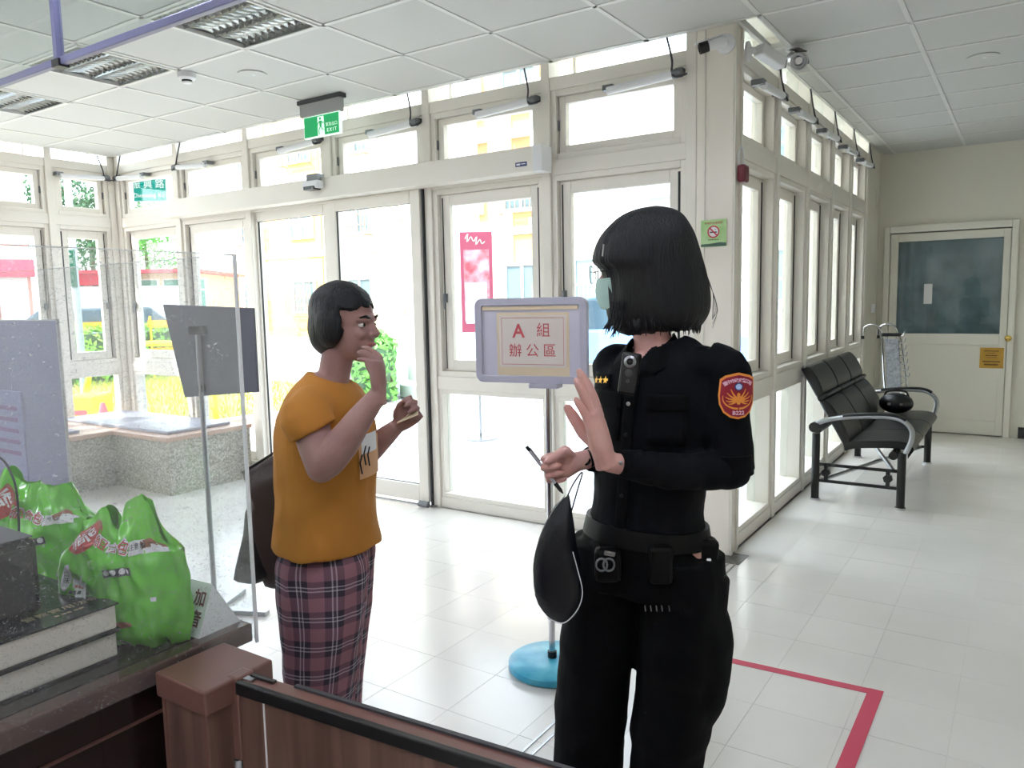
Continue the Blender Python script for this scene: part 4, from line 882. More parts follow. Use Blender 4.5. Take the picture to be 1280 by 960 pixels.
# newspaper rack
nr = thing('newspaper_rack', 'chrome wire rack folded up behind the waiting bench', 'rack', (.20, 4.1, 0))
def T_(pts, r, name, m=M['chrome'], n=8): return P3(MB().tube(crv(pts, 6), r, n), name, m, nr, smooth=True)
for dx, dy in ((0, 0), (.12, .12)):
    T_([(-.02 + dx + .02, 4.0 + dy, 1.02), (.01 + dx, 4.0 + dy, 1.10), (.08 + dx, 4.0 + dy, 1.13), (.15 + dx, 4.0 + dy, 1.09), (.17 + dx, 4.0 + dy, .98), (.20 + dx, 4.0 + dy, .60), (.23 + dx, 4.0 + dy, .36)], .011, 'rack_hoop')
    P3(MB().cyl((.0 + dx, 4.0 + dy, .99), (.0 + dx, 4.0 + dy, 1.02), .014, 10), 'hoop_tip', M['black'], nr)
T_([(.33, 3.98, 1.05), (.37, 3.98, .8), (.40, 3.98, .55), (.38, 3.98, .42), (.26, 3.98, .37)], .011, 'rack_side'); T_([(.20, 3.98, 1.04), (.25, 3.98, .8), (.28, 3.98, .5), (.24, 3.98, .30), (.12, 3.98, .28)], .011, 'rack_side')
for k in range(9):
    z = .50 + .065 * k; P3(MB().tube([(.24 - .008 * k + .02, 3.96, z), (.39 - .008 * k, 3.96, z + .015)], .006, 6), 'rack_rung', M['chrome'], nr)
    if k > 1: P3(MB().tube(crv([(.39 - .009 * k, 3.96, z), (.43 - .009 * k, 3.95, z + .01), (.44 - .009 * k, 3.95, z + .05)], 4), .005, 6), 'rack_hook', M['steel'], nr)
P3(MB().box((.18, 3.95, 1.02), (.34, 3.99, 1.05)), 'rack_clamp', M['black'], nr)
T_([(.02, 4.02, .10), (.03, 4.02, .30), (.08, 4.02, .36), (.24, 4.02, .36), (.25, 4.02, .1), (.25, 4.02, 0)], .012, 'rack_foot', M['blackm']); T_([(.40, 4.0, 0), (.40, 4.0, .2), (.39, 4.0, .45)], .012, 'rack_foot', M['blackm']); T_([(.02, 4.02, .10), (.02, 4.02, .0)], .012, 'rack_foot', M['blackm'])
nwsp = thing('newspaper', 'sheaf of newspaper clipped in the chrome rack', 'newspaper', (.29, 3.93, .5)); P3(MB().prism([(.24, 3.925, .48), (.36, 3.925, .50), (.32, 3.925, 1.0), (.20, 3.925, 1.0)], (0, .02, 0)), 'folded_sheets', mat('newsprint', (150, 152, 158), .8, var=.5, vscale=40), nwsp)

# ================================================================== DESK, POST, GATE
M['deskd'] = wood('dark_desk_wood', (24, 15, 14), (40, 26, 24), 'Y', .6, .25, .3); M['deske'] = mat('brown_desk_edge', (92, 66, 60), .2, coat=.4, var=.2, vscale=9)
M['woodb'] = wood('walnut_laminate', (90, 64, 56), (120, 90, 80), 'Z', 1.0, .35, .2, 30); M['woodc'] = mat('reddish_cap', (116, 80, 72), .32, coat=.2, var=.12, vscale=10)
dk = thing('counter_desk', 'dark brown counter desk with glossy edge at lower left', 'desk', (-.8, -4.2, 0))
P3(MB().box((-1.7, -5.4, .775), (.0, -3.18, .80)), 'desk_top', M['blackgl'], dk, bevel=.003)
P3(MB().box((.0, -5.4, .762), (.04, -3.165, .80)), 'top_edge', M['deske'], dk, bevel=.004); P3(MB().box((-1.7, -3.18, .762), (.0, -3.165, .80)), 'top_edge', M['deske'], dk, bevel=.004)
P3(MB().box((-.02, -5.4, .0), (.022, -3.2, .762)), 'side_panel', M['deskd'], dk); P3(MB().box((-1.7, -3.24, 0), (-.02, -3.2, .762)), 'back_panel', M['deskd'], dk); P3(MB().box((.022, -5.4, .70), (.028, -3.2, .704)), 'panel_line', M['deske'], dk)
ps = thing('gate_post', 'brown laminate gate post with square cap beside the desk', 'post', (.13, -3.32, 0))
P3(MB().box((.064, -3.392, .755), (.206, -3.25, .80)), 'post_cap', M['woodc'], ps, bevel=.004); P3(MB().box((.072, -3.384, 0), (.198, -3.258, .755)), 'post_body', M['woodb'], ps, bevel=.002)
for x in (.072, .190): P3(MB().box((x, -3.3865, 0), (x + .008, -3.384, .755)), 'post_corner', M['woodc'], ps)
gt = thing('swing_gate', 'waist-high brown laminate swing gate with black edge trim', 'gate', (.22, -3.32, .05), rz=math.radians(4.4))
obj('gate_panel', MB().box((.0, -.016, .02), (1.25, .018, .735)), M['woodb'], gt); obj('gate_top', MB().box((.0, -.018, .735), (1.25, .02, .748)), M['woodc'], gt, bevel=.002)
obj('edge_trim', MB().box((-.002, -.022, .728), (1.252, -.010, .7505)), M['black'], gt, bevel=.002); obj('edge_trim', MB().box((.10, .014, .746), (1.25, .022, .752)), M['cable'], gt)
obj('end_stile', MB().box((-.034, -.014, .60), (-.004, .024, .752)), M['woodc'], gt, bevel=.004)
obj('latch_plate', MB().box((.005, .006, .7485), (.06, .014, .753)), M['blackm'], gt); obj('latch_plate', MB().box((.0, -.006, .7485), (.02, .006, .751)), M['steel'], gt)
obj('panel_joint', MB().box((.058, -.0175, .02), (.061, -.016, .727)), M['white'], gt)
obj('hinge_rod', MB().cyl((-.022, -.004, .0), (-.022, -.004, .60), .008, 12).cyl((-.022, -.004, .56), (-.022, -.004, .60), .013, 12), M['steel'], gt, smooth=True)
# books
M['page'] = mat('book_pages', (226, 218, 208), .8, bump=.25, bscale=30); M['cover'] = mat('dark_book_cover', (20, 22, 28), .25); M['gold'] = mat('gilt_print', (170, 150, 110), .4)
bk1 = thing('thick_book', 'lower thick law book under the other at the desk edge', 'book', (-.20, -3.5, .80), 'stacked law books')
bk2 = thing('thick_book', 'upper thick law book with gilt lettering on dark cover', 'book', (-.20, -3.5, .853), 'stacked law books')
for t, z, dx in ((bk1, .80, 0), (bk2, .853, .004)):
    P3(MB().box((-.345, -3.63, z + .003), (-.05 + dx, -3.392, z + .048)), 'page_block', M['page'], t, bevel=.004); P3(MB().box((-.35, -3.634, z), (-.046 + dx, -3.388, z + .003)).box((-.35, -3.634, z + .048), (-.046 + dx, -3.388, z + .051)).box((-.354, -3.634, z), (-.35, -3.388, z + .051)), 'cover', M['cover'], t)
fb = lambda u, v, w=0: Vector((-.10 - v, -3.46 + u, .9045))
P3(text_mb('警察實用法令', .022, lambda u, v, w: fb(u, v)), 'cover_title', M['gold'], bk2); P3(text_mb('■ ■■ ■■', .010, lambda u, v, w: fb(u, v - .026)), 'cover_subtitle', M['gold'], bk2)
# black speaker box on the books
spk = thing('desk_speaker', 'black rounded speaker box standing on the books', 'speaker', (-.19, -3.555, .905)); P3(MB().box((-.275, -3.64, .905), (-.105, -3.485, 1.045)), 'speaker_body', M['blackgl'], spk, bevel=.016); P3(MB().box((-.268, -3.63, 1.0452), (-.112, -3.492, 1.047)), 'speaker_top', M['cable'], spk); P3(MB().box((-.1048, -3.62, .92), (-.103, -3.50, 1.03)), 'speaker_grille', M['black'], spk)
cbp = [on_y(px, py, -3.47) for px, py in ((24, 674), (23, 640), (20, 610), (12, 588), (0, 572), (-30, 560))]
top_mesh('loose_cable', MB().tube(crv([tuple(p) for p in cbp], 6), .0022, 6), M['black'], 'thin black cable arching above the speaker', 'cable', loc=tuple(cbp[0]), smooth=True)
# white tent sign
M['maroon'] = mat('maroon_lettering', (110, 30, 44), .6)
tn = thing('tent_sign', 'white folded tent sign with maroon characters on the desk end', 'desk sign', (-.03, -3.21, .80))
A_, B_, C_ = Vector((.012, -3.268, .80)), Vector((.010, -3.172, .80)), Vector((-.012, -3.215, .888)); dv = Vector((-.17, -.012, 0))
P3(MB().prism([A_, B_, C_], dv), 'folded_card', M['white'], tn, recalc=True)
ex_ = (C_ - A_).normalized(); ft = plane_fn((A_ + C_) / 2 + dv * .135, (-dv), ex_, .0012)
for s, u in (('加', .019), ('音', -.021)): P3(text_mb(s, .034, lambda x, y, w, u=u: ft(x, y + u), bold=.0008), 'sign_text', M['maroon'], tn, recalc=False)
# acrylic shield
acr = thing('acrylic_shield', 'clear scratched acrylic screen standing around the desk end', 'screen', (-.6, -3.4, .76))
P3(MB().box((.041, -5.2, .765), (.045, -3.157, 1.536)), 'acrylic_sheet', M['acryl'], acr); P3(MB().box((-1.65, -3.161, .765), (.041, -3.157, 1.536)), 'acrylic_sheet', M['acryl'], acr)
P3(MB().box((.040, -3.1625, .758), (.0462, -3.156, 1.537)), 'polished_edge', M['acryl_edge'], acr, bevel=.001)
P3(MB().box((.0412, -5.2, 1.5355), (.0448, -3.16, 1.5372)), 'polished_edge', M['acryl_edge'], acr); P3(MB().box((-1.65, -3.1608, 1.5355), (.04, -3.1572, 1.5372)), 'polished_edge', M['acryl_edge'], acr)
# lavender display board behind the desk
lb = thing('display_board', 'large lavender board with a faint sheet behind the green bags', 'board', (-1.3, -2.98, 0))
P3(MB().box((-1.75, -3.0, .35), (-.978, -2.993, 1.408)), 'board_panel', M['lav'], lb); P3(MB().box((-.978, -3.002, .35), (-.974, -2.994, 1.41)).box((-1.75, -3.002, 1.406), (-.974, -2.992, 1.410)), 'board_edge', M['white'], lb)
P3(MB().box((-1.5, -3.004, .75), (-1.222, -3.0, 1.19)), 'pinned_sheet', mat('pale_lilac_sheet', (168, 168, 214), .6), lb); 
for k in range(5): P3(MB().box((-1.46, -3.0052, 1.13 - k * .035), (-1.25, -3.004, 1.143 - k * .035)), 'text_line', mat('faint_print', (150, 110, 170), .6), lb)
for x in (-1.65, -1.08): P3(MB().box((x - .02, -3.15, 0), (x + .02, -2.83, .03)).box((x - .015, -3.0, .03), (x + .015, -2.985, .36)), 'board_foot', M['steel'], lb)
# green carrier bags
M['bagg'] = mat('bright_green_plastic', (104, 204, 48), .14, coat=.8, var=.15, vscale=5, bump=.8, bscale=15); M['bagg'].node_tree.nodes['Principled BSDF'].inputs['Subsurface Weight'].default_value = .0
M['bagred'] = mat('red_print_oval', (186, 66, 60), .3); M['bagbrown'] = mat('brown_print', (150, 92, 60), .3); M['bagwhite'] = mat('white_print', (232, 232, 232), .3); M['bagblack'] = mat('black_print_gloss', (30, 34, 40), .3); M['clear'] = glassy('clear_film', (.93, .97, .93), 2.5)
def green_bag(loc, rz, W_, H_, D_, seed, label, lobes):
    t = thing('carrier_bag', label, 'carrier bag', loc, 'green snack bags on the desk', rz)
    def half(u, z):                                  # half depth at (u in -1..1, z in 0..1)
        e = (1 - abs(u) ** 2.6) ** .55 if abs(u) < 1 else 0
        tp = max(.035, min(1, (1.06 - z) * 2.3)) * min(1, .55 + z * 4.5)
        return D_ * e * tp
    def wid(z): return W_ * (.80 + .20 * math.sin(PI * min(1, z * 1.15 + .08))) * (1 - .12 * max(0, z - .7) / .3)
    def topz(u): return 1 + sum(h_ * math.exp(-((u - c_) / w_) ** 2) for h_, c_, w_ in lobes) - .30 * max(0, abs(u) - .72) / .28 + .03 * noise.noise(Vector((u * 4 + seed, 0, 0)))
    def P(u, z, s):
        uz = z + (topz(u) - 1) * (max(0, (z - .62) / .38)) ** 1.6; w = wid(z); n = noise.noise(Vector((u * 2.4 + seed, z * 3.1, s * 1.7))) + .5 * noise.noise(Vector((u * 6 + seed, z * 7, s)))
        cr = .006 * (1 - abs(noise.noise(Vector((u * 3.5 + z * 4 + seed, z * 2.2 - u * 2, s * 3)))) * 4)
        return Vector((u * w + .010 * n, s * (half(u, z) + .006 * n * (.3 + (1 - u * u))) + (cr * s if abs(u) < .9 else 0) - .012 * z, max(0, uz * H_ + .004 * n * (z > .05))))
    NU, NZ = 56, 44; mb = MB(); idx = {}
    for s in (-1, 1):
        for j in range(NZ + 1):
            for i in range(NU + 1):
                u = -1 + 2 * i / NU; idx[s, i, j] = len(mb.v); mb.v.append(P(u, j / NZ, s))
    for s in (-1, 1):
        for j in range(NZ):
            for i in range(NU):
                q = (idx[s, i, j], idx[s, i + 1, j], idx[s, i + 1, j + 1], idx[s, i, j + 1]); mb.f.append(q if s < 0 else q[::-1])
    for j in range(NZ):
        for i in (0, NU): q = (idx[-1, i, j], idx[1, i, j], idx[1, i, j + 1], idx[-1, i, j + 1]); mb.f.append(q if i == NU else q[::-1])
    for i in range(NU): mb.f.append((idx[1, i, 0], idx[1, i + 1, 0], idx[-1, i + 1, 0], idx[-1, i, 0]))
    obj('bag_skin', mb, M['bagg'], t, smooth='all')
    def S(x, z, off):                                # x in metres, z in 0..1
        u = max(-.97, min(.97, x / wid(z))); p = P(u, z, -1); return Vector((p.x, p.y - off, p.z))
    def decal(name, pts, m, off=.002, grid=0):
        cx = sum(p[0] for p in pts) / len(pts); cz = sum(p[1] for p in pts) / len(pts); mb = MB(); n = len(pts); R_ = 4
        mb.v.append(S(cx, cz / H_, off))
        for r in range(1, R_ + 1): mb.v += [S(cx + (x - cx) * r / R_, (cz + (z - cz) * r / R_) / H_, off) for x, z in pts]
        for i in range(n):
            j = (i + 1) % n; mb.f.append((0, 1 + i, 1 + j))
            for r in range(R_ - 1): a = 1 + r * n; mb.f.append((a + i, a + n + i, a + n + j, a + j))
        obj(name, mb, m, t)
    def ell(cx, cz, a, b, rot, n=22): return [(cx + a * math.cos(q) * math.cos(rot) - b * math.sin(q) * math.sin(rot), cz + a * math.cos(q) * math.sin(rot) + b * math.sin(q) * math.cos(rot)) for q in [2 * PI * k / n for k in range(n)]]
    def strip(cx, cz, a, b, rot, n=6):
        c, s = math.cos(rot), math.sin(rot); top = [(-a + 2 * a * k / n, b) for k in range(n + 1)]; bot = [(a - 2 * a * k / n, -b) for k in range(n + 1)]
        return [(cx + x * c - y * s, cz + x * s + y * c) for x, y in bot + top]
    def lab(name, s, size, cx, cz, rot, m, off=.0035, bold=0):
        c, sn_ = math.cos(rot), math.sin(rot); obj(name, text_mb(s, size, lambda u, v, w: S(cx + u * c - v * sn_, (cz + u * sn_ + v * c) / H_, off), bold=bold), m, t)
    decal('red_oval', ell(-.055, H_ * .80, .042, .023, .55), M['bagred']); decal('red_dot', ell(-.036, H_ * .875, .016, .014, 0), M['bagbrown'], .0016); lab('logo_text', '乖乖', .029, -.057, H_ * .80, .55, M['bagwhite'], bold=.0006)
    lab('pack_text', '組合包', .023, .006, H_ * .755, -.25, M['bagwhite'], .0026, bold=.0022); lab('pack_text_fill', '組合包', .023, .006, H_ * .755, -.25, M['bagred'], .0034, bold=.0002)
    decal('side_strip', strip(.072, H_ * .74, .032, .011, .12), M['bagwhite']); decal('strip_swoosh', strip(.082, H_ * .775, .020, .007, .42), M['bagbrown'], .0026); lab('strip_text', '注意事項', .0105, .060, H_ * .738, .12, M['blackp'], .0030); decal('strip_tail', strip(.093, H_ * .762, .017, .0055, .45), M['bagwhite'], .003)
    decal('white_oval', ell(-.088, H_ * .52, .010, .026, -.2), M['bagwhite']); lab('oval_text', '口\n味', .012, -.088, H_ * .52, 0, M['blackp'], .003)
    decal('black_capsule', strip(.020, H_ * .575, .027, .008, .1), M['bagblack'])
    for k in range(4): decal('capsule_ring', ell(-.001 + k * .0135, H_ * .572 + k * .0014, .0052, .006, 0, 12), M['bagwhite'], .003)
    decal('white_label', strip(-.060, H_ * .42, .017, .026, -.12), M['bagwhite'], .0045)
    lab('label_text', '■■■■', .007, -.058, H_ * .455, -.12, M['bagred'], .0055); lab('label_text', '■■■:■■', .008, -.060, H_ * .42, -.12, M['blackp'], .0055)
    decal('clear_pouch', strip(-.045, H_ * .50, .045, .052, -.45), M['clear'], .007)
    decal('brown_patch', ell(.022, H_ * .20, .018, .007, 0), M['bagbrown']); decal('small_tag', strip(.078, H_ * .375, .005, .004, 0), M['bagwhite'])
    return t
green_bag((-.102, -3.336, .80), RZ - .10, .132, .268, .05, 1.3, 'green printed snack bag standing nearest the white tent sign', [(-.10, -.66, .25), (-.15, .02, .15), (.07, .48, .30)])
green_bag((-.415, -3.345, .80), RZ - .05, .155, .285, .05, 7.7, 'green printed snack bag behind the speaker and the other bag', [(.10, -.42, .14), (-.04, -.1, .15), (-.05, .45, .3), (-.10, -.75, .15)])
# ================================================================== PEOPLE
CRn = Vector((RW[0][0], RW[1][0], 0)).normalized(); CTn = Vector((CRn.y, -CRn.x, 0))
PRZ = math.atan2(CRn.y, CRn.x)
def oc(O, px, py, b):
    """photo point at depth b towards the camera, in a figure's own frame (x right, y away, z up)"""
    d = ray(px, py); P0 = Vector((O[0], O[1], 0)) + CTn * b; k = (P0 - CAM).dot(CTn) / d.dot(CTn); p = CAM + d * k - Vector((O[0], O[1], 0))
    return Vector((p.dot(CRn), -b, p.z))
def skin_mat(name, c, c2):
    m = mat(name, c, .55, var=.5, vscale=14, var2=c2, bump=.05, bscale=120); p = m.node_tree.nodes['Principled BSDF']; p.inputs['Subsurface Weight'].default_value = .12; p.inputs['Subsurface Radius'].default_value = (.02, .008, .004); return m
M['skin1'] = skin_mat('fair_skin', (214, 168, 158), (198, 146, 138)); M['skin2'] = skin_mat('tanned_skin', (166, 128, 122), (150, 112, 108))
M['lips'] = mat('lips', (168, 96, 92), .4); M['eye'] = mat('eye_white', (222, 220, 216), .2); M['iris'] = mat('dark_iris', (34, 22, 18), .15)
def hand(mb, Wp, F, L, N, curl, spread=(-.10, -.03, .03, .10), sc=1.0, thumb=None, back=.03):
    """palm and five fingers; F fingers, L towards the little finger, N palm normal"""
    F = F.normalized(); L = (L - F * L.dot(F)).normalized(); N = (N - F * N.dot(F) - L * N.dot(L)).normalized()
    mb.tube([Wp - F * back * sc, Wp, Wp + F * .03 * sc, Wp + F * .06 * sc, Wp + F * .086 * sc], [(.024 * sc, .018 * sc), (.024 * sc, .0175 * sc), (.034 * sc, .0165 * sc), (.0385 * sc, .0145 * sc), (.035 * sc, .0105 * sc)], 14, hint=N)
    mb.ball(Wp + F * .03 * sc - L * .022 * sc + N * .008 * sc, .020 * sc, .016 * sc, .026 * sc)
    base = (-.029, -.0098, .0098, .028); ln = (.070, .078, .072, .056); rad = (.0088, .0092, .0086, .0076); bf = (.080, .086, .082, .072)
    for k in range(4):
        a = spread[k]; p = Wp + F * bf[k] * sc + L * base[k] * sc - F * .012 * sc; d = (F * math.cos(a) + L * math.sin(a)).normalized(); c = curl[k]
        if not hasattr(c, '__len__'): c = (c, c * 1.1, c * .7)
        pts = [p]; ang = 0; segs = (.46, .30, .24); r = [rad[k] * sc * 1.05]
        for q in range(3):
            ang += c[q]; dd = d * math.cos(ang) + N * math.sin(ang); n_ = 3
            for w in range(n_): pts.append(pts[-1] + dd * ln[k] * sc * segs[q] / n_); r.append(rad[k] * sc * (1.04 - .09 * q - .03 * w))
            if q == 0: pts[-1] = pts[-1] + d * 0
        r[-1] *= .72; mb.tube(pts, r, 10, hint=N if abs(d.dot(N)) < .9 else L)
        mb.ball(pts[-1], r[-1] * 1.05)
    t = thumb or ((.62, -.62, .45), (.88, -.25, .40)); p = Wp + F * .018 * sc - L * .020 * sc + N * .004 * sc
    d1 = (F * t[0][0] + L * t[0][1] + N * t[0][2]).normalized(); d2 = (F * t[1][0] + L * t[1][1] + N * t[1][2]).normalized()
    pts = [p, p + d1 * .022 * sc, p + d1 * .044 * sc, p + d1 * .044 * sc + d2 * .018 * sc, p + d1 * .044 * sc + d2 * .034 * sc, p + d1 * .044 * sc + d2 * .048 * sc]
    mb.tube(pts, [.015 * sc, .0135 * sc, .0115 * sc, .0105 * sc, .010 * sc, .0075 * sc], 10, hint=N); mb.ball(pts[-1], .0075 * sc); return mb
def head(mb, c, f, up, sc=1.0, ear=1.0):
    f = f.normalized(); s = up.cross(f).normalized(); up = f.cross(s); R = Matrix((s, f, up)).transposed()
    B = lambda o, r: mb.ball(c + R @ (Vector(o) * sc), r[0] * sc, r[1] * sc, r[2] * sc, 22, 14, R)
    B((0, -.012, .030), (.072, .092, .082)); B((0, .018, -.028), (.058, .068, .072)); B((0, .048, -.078), (.030, .030, .026)); B((0, .02, -.055), (.052, .055, .045))
    B((0, .068, .018), (.046, .020, .014)); B((.030, .066, -.022), (.020, .016, .018)); B((-.030, .066, -.022), (.020, .016, .018)); B((0, .074, -.050), (.022, .014, .014))
    mb.tube([c + R @ (Vector(p) * sc) for p in ((0, .082, .012), (0, .090, -.006), (0, .101, -.022), (0, .092, -.030))], [.007 * sc, .008 * sc, .011 * sc, .009 * sc], 10)
    for q in (-1, 1):
        B((q * .012, .086, -.027), (.008, .008, .006))
        mb.ball(c + R @ (Vector((q * .073 * ear, -.012, -.004)) * sc), .008 * sc, .018 * sc, .030 * sc, 12, 8, R)
    return R
def face_parts(par, c, R, sc, mask=False):
    for q in (-1, 1):
        e = obj('eye', MB().ball(c + R @ (Vector((q * .028, .0680, .002)) * sc), .0105 * sc, .0110 * sc, .0062 * sc, 14, 9, R), M['eye'], par, smooth='all')
        obj('iris', MB().ball(c + R @ (Vector((q * .028, .0755, .002)) * sc), .0054 * sc, .0045 * sc, .0052 * sc, 12, 8, R), M['iris'], e, smooth='all')
        obj('eyebrow', MB().tube([c + R @ (Vector((q * x, y, z)) * sc) for x, y, z in ((.014, .086, .022), (.030, .083, .027), (.046, .074, .023))], [.003, .0035, .002], 6), M['hair'], par, smooth='all')
    if not mask: obj('lips', MB().ball(c + R @ (Vector((0, .083, -.053)) * sc), .021 * sc, .008 * sc, .007 * sc, 16, 8, R), M['lips'], par, smooth='all')
M['hair'] = mat('black_hair', (10, 12, 18), .42, bump=.5, bscale=40, spec=.35)
nt = M['hair'].node_tree; b_ = [n for n in nt.nodes if n.type == 'TEX_NOISE'][0]; mp = nt.nodes.new('ShaderNodeMapping'); mp.inputs['Scale'].default_value = (6, 6, .35); tcn = [n for n in nt.nodes if n.type == 'TEX_COORD'][0]; nt.links.new(tcn.outputs['Object'], mp.inputs[0]); nt.links.new(mp.outputs[0], b_.inputs['Vector'])
def wrinkle(mb, amp, sc, seed=0, fn=None):
    v2 = []
    for v in mb.v:
        q = Vector((v.x * sc + seed, v.y * sc, v.z * sc * .8)); n = noise.noise_vector(q) * amp + noise.noise_vector(q * 2.7) * amp * .35
        v2.append(v + n * (fn(v) if fn else 1))
    mb.v = v2; return mb
def cull(mb, test):
    """drop the faces whose centre passes the test"""
    out = MB(); out.v = mb.v; out.f = [f for f in mb.f if not test(sum((mb.v[i] for i in f), Vector()) / len(f))]; return out
V = Vector
# ------------------------------------------------------------------ the officer
OO = (.50, -2.20); off = thing('person', 'officer in black uniform with bobbed hair, raising an open palm and holding a pen', 'person', (OO[0], OO[1], 0), rz=PRZ)
M['uni'] = mat('black_navy_uniform', (3, 4, 6), .8, bump=.15, bscale=220, spec=.15); M['uni2'] = mat('navy_shirt', (4, 6, 12), .8, bump=.12, bscale=240, spec=.18); M['leather'] = mat('black_leather', (4, 4, 5), .5, spec=.2)
fO = V((-.60, -.80, 0)); sO = V((.80, -.60, 0))                     # chest direction, towards her left side
hf = V((-.91, .41, -.04)).normalized(); hc = V((-.050, .012, 1.505))
lsh = V((.150, -.105, 1.262)); lel = V((.160, -.135, .995)); lwr = oc(OO, 757, 578, .27); ltip = oc(OO, 724, 452, .27)
rsh = V((-.125, .095, 1.265)); rel = V((-.03, .16, 1.01)); rwr = oc(OO, 722, 577, .03)
Fl = (ltip - lwr).normalized(); hsc = (ltip - lwr).length / .168
def torso(mb, k, zs):
    for_ = [(V((cx, cy, z)), (ra + k, rb + k)) for z, cx, cy, ra, rb in zs]; mb.tube([p for p, r in for_], [r for p, r in for_], 30, hint=fO); return mb
TZ = crv([(.74, -.03, 0, .178, .135), (.82, -.025, 0, .160, .122), (.90, -.02, 0, .152, .116), (1.0, -.012, 0, .160, .118), (1.12, .0, 0, .172, .122), (1.2, .005, 0, .176, .118), (1.26, .006, 0, .165, .100), (1.295, .004, 0, .120, .078), (1.318, .0, 0, .075, .062)], 4)
body = MB(); torso(body, -.012, TZ); R_h = head(body, hc, hf, V((0, 0, 1)), 1.0, .86)
body.tube([(.0, 0, 1.25), (-.008, 0, 1.33), (-.025, .005, 1.40), (-.04, .008, 1.46)], [.058, .050, .049, .05], 20)
body.tube(crv([lsh, (lsh + lel) / 2, lel], 4), [.04] * 9, 14); body.tube(crv([lel, (lel + lwr) / 2 + V((0, 0, -.004)), lwr], 4), [.040, .040, .038, .036, .034, .031, .028, .025, .022], 14)
body.tube(crv([rsh, (rsh + rel) / 2, rel], 4), [.038] * 9, 14); body.tube(crv([rel, (rel + rwr) / 2, rwr], 4), [.038, .038, .036, .034, .032, .030, .027, .024, .022], 14)
hand(body, lwr, Fl, V((-.34, -.93, -.10)), V((-.93, .34, 0)), [(.04, .10, .10), (.02, .10, .08), (.05, .10, .10), (.10, .14, .12)], (-.02, -.01, .01, .05), hsc, thumb=((.75, -.30, .75), (.92, -.1, .35)), back=.008)
Fr = V((-.93, -.22, -.16)); hand(body, rwr, Fr, V((-.10, -.1, -1)), V((.10, -1, .0)), [(.9, 1.35, .8), (1.0, 1.5, .8), (1.1, 1.5, .8), (1.15, 1.5, .8)], (-.06, -.02, .02, .06), 1.10, thumb=((.62, -.45, .75), (.98, .28, .35)))
for (hx, hy, kx, ky, ax, ay) in ((.055, -.055, .035, -.06, .01, -.06), (-.105, .055, -.15, .055, -.185, .05)):
    body.tube(crv([(hx, hy, .80), (hx, hy, .66), (kx, ky, .42), (ax, ay, .10)], 5), [.085] * 6 + [.07] * 5 + [.048] * 5, 16)
    body.tube([(ax + .02, ay + .0, .07), (ax - .06, ay - .05, .045), (ax - .1, ay - .08, .035)], [.045, .04, .03], 12)
bm_ = remesh(body, .0036, 3, .5); obj('body', bm_, M['skin1'], off, smooth='all')
hp = bpy.data.objects.new('head_details', None)
face_parts(off, hc, R_h, 1.0, mask=True)
# hair: bobbed cut as a ring-lofted shell
HR = crv([(1.674, -.012, .012, .020), (1.668, -.05, .045, .035), (1.650, -.092, .075, .062), (1.61, -.135, .100, .085), (1.57, -.156, .114, .094), (1.535, -.162, .124, .097), (1.515, -.144, .130, .098), (1.49, -.134, .136, .099), (1.45, -.130, .144, .100), (1.41, -.126, .145, .098), (1.385, -.118, .138, .094), (1.362, -.100, .122, .085), (1.350, -.07, .10, .070)], 5)
hm = MB(); n = 96
for z, xl, xr, hy in HR:
    cx, hx = (xl + xr) / 2, (xr - xl) / 2
    for j in range(n):
        a = 2 * PI * j / n; st = .0022 * noise.noise(V((math.cos(a) * 14, math.sin(a) * 14, z * 3))) + .0012 * math.sin(a * 60 + 4 * noise.noise(V((a * 3, z * 5, 0))))
        e = 1 + st / .1; tilt = (a_ := math.cos(a)) * 0
        hm.v.append(V((cx + hx * math.cos(a) * e, .014 + hy * math.sin(a) * e * (1 + .06 * math.cos(a)), z + (0.012 * noise.noise(V((a * 5, 3, 0))) if z < 1.37 else 0) - .012 * max(0, -math.cos(a)) * max(0, 1 - (z - 1.35) / .15) * (z < 1.5))))
k = len(HR)
for i in range(k - 1):
    for j in range(n): hm.f.append((i * n + j, (i + 1) * n + j, (i + 1) * n + (j + 1) % n, i * n + (j + 1) % n))
hm.f.append(tuple(range(n))); hm.f.append(tuple((k - 1) * n + j for j in range(n))[::-1])
hr = obj('hair', hm, M['hair'], off, smooth='all', recalc=True)
st = MB(); random.seed(5)
for q in range(26):
    x0 = random.uniform(-.12, -.085); y0 = random.uniform(-.07, -.01); st.tube(crv([(x0, y0, 1.43), (x0 - .006, y0, 1.39), (x0 - random.uniform(.01, .035), y0 - .005, random.uniform(1.335, 1.36))], 4), [.0016] * 8 + [.0005], 4)
for q in range(7):
    st.tube(crv([(.125, random.uniform(-.03, .03), 1.50), (.150, 0, 1.45), (.158 + random.uniform(-.008, .008), 0, 1.40), (.150, 0, random.uniform(1.35, 1.38))], 5), [.0006] * 15 + [.0003], 4)
for q in range(60):
    a = random.uniform(-2.6, .3); cx, hx = .005, .118; st.tube([(cx + hx * math.cos(a), .014 + .088 * math.sin(a), 1.385), (cx + hx * .97 * math.cos(a), .014 + .086 * math.sin(a), random.uniform(1.338, 1.352))], [.004, .0008], 5)
obj('loose_strands', st, M['hair'], hr, smooth='all', kind='stuff')
obj('hair_clip', MB().tube([(-.142, -.052, 1.575), (-.1455, -.052, 1.545)], .0022, 6), M['steel'], hr)
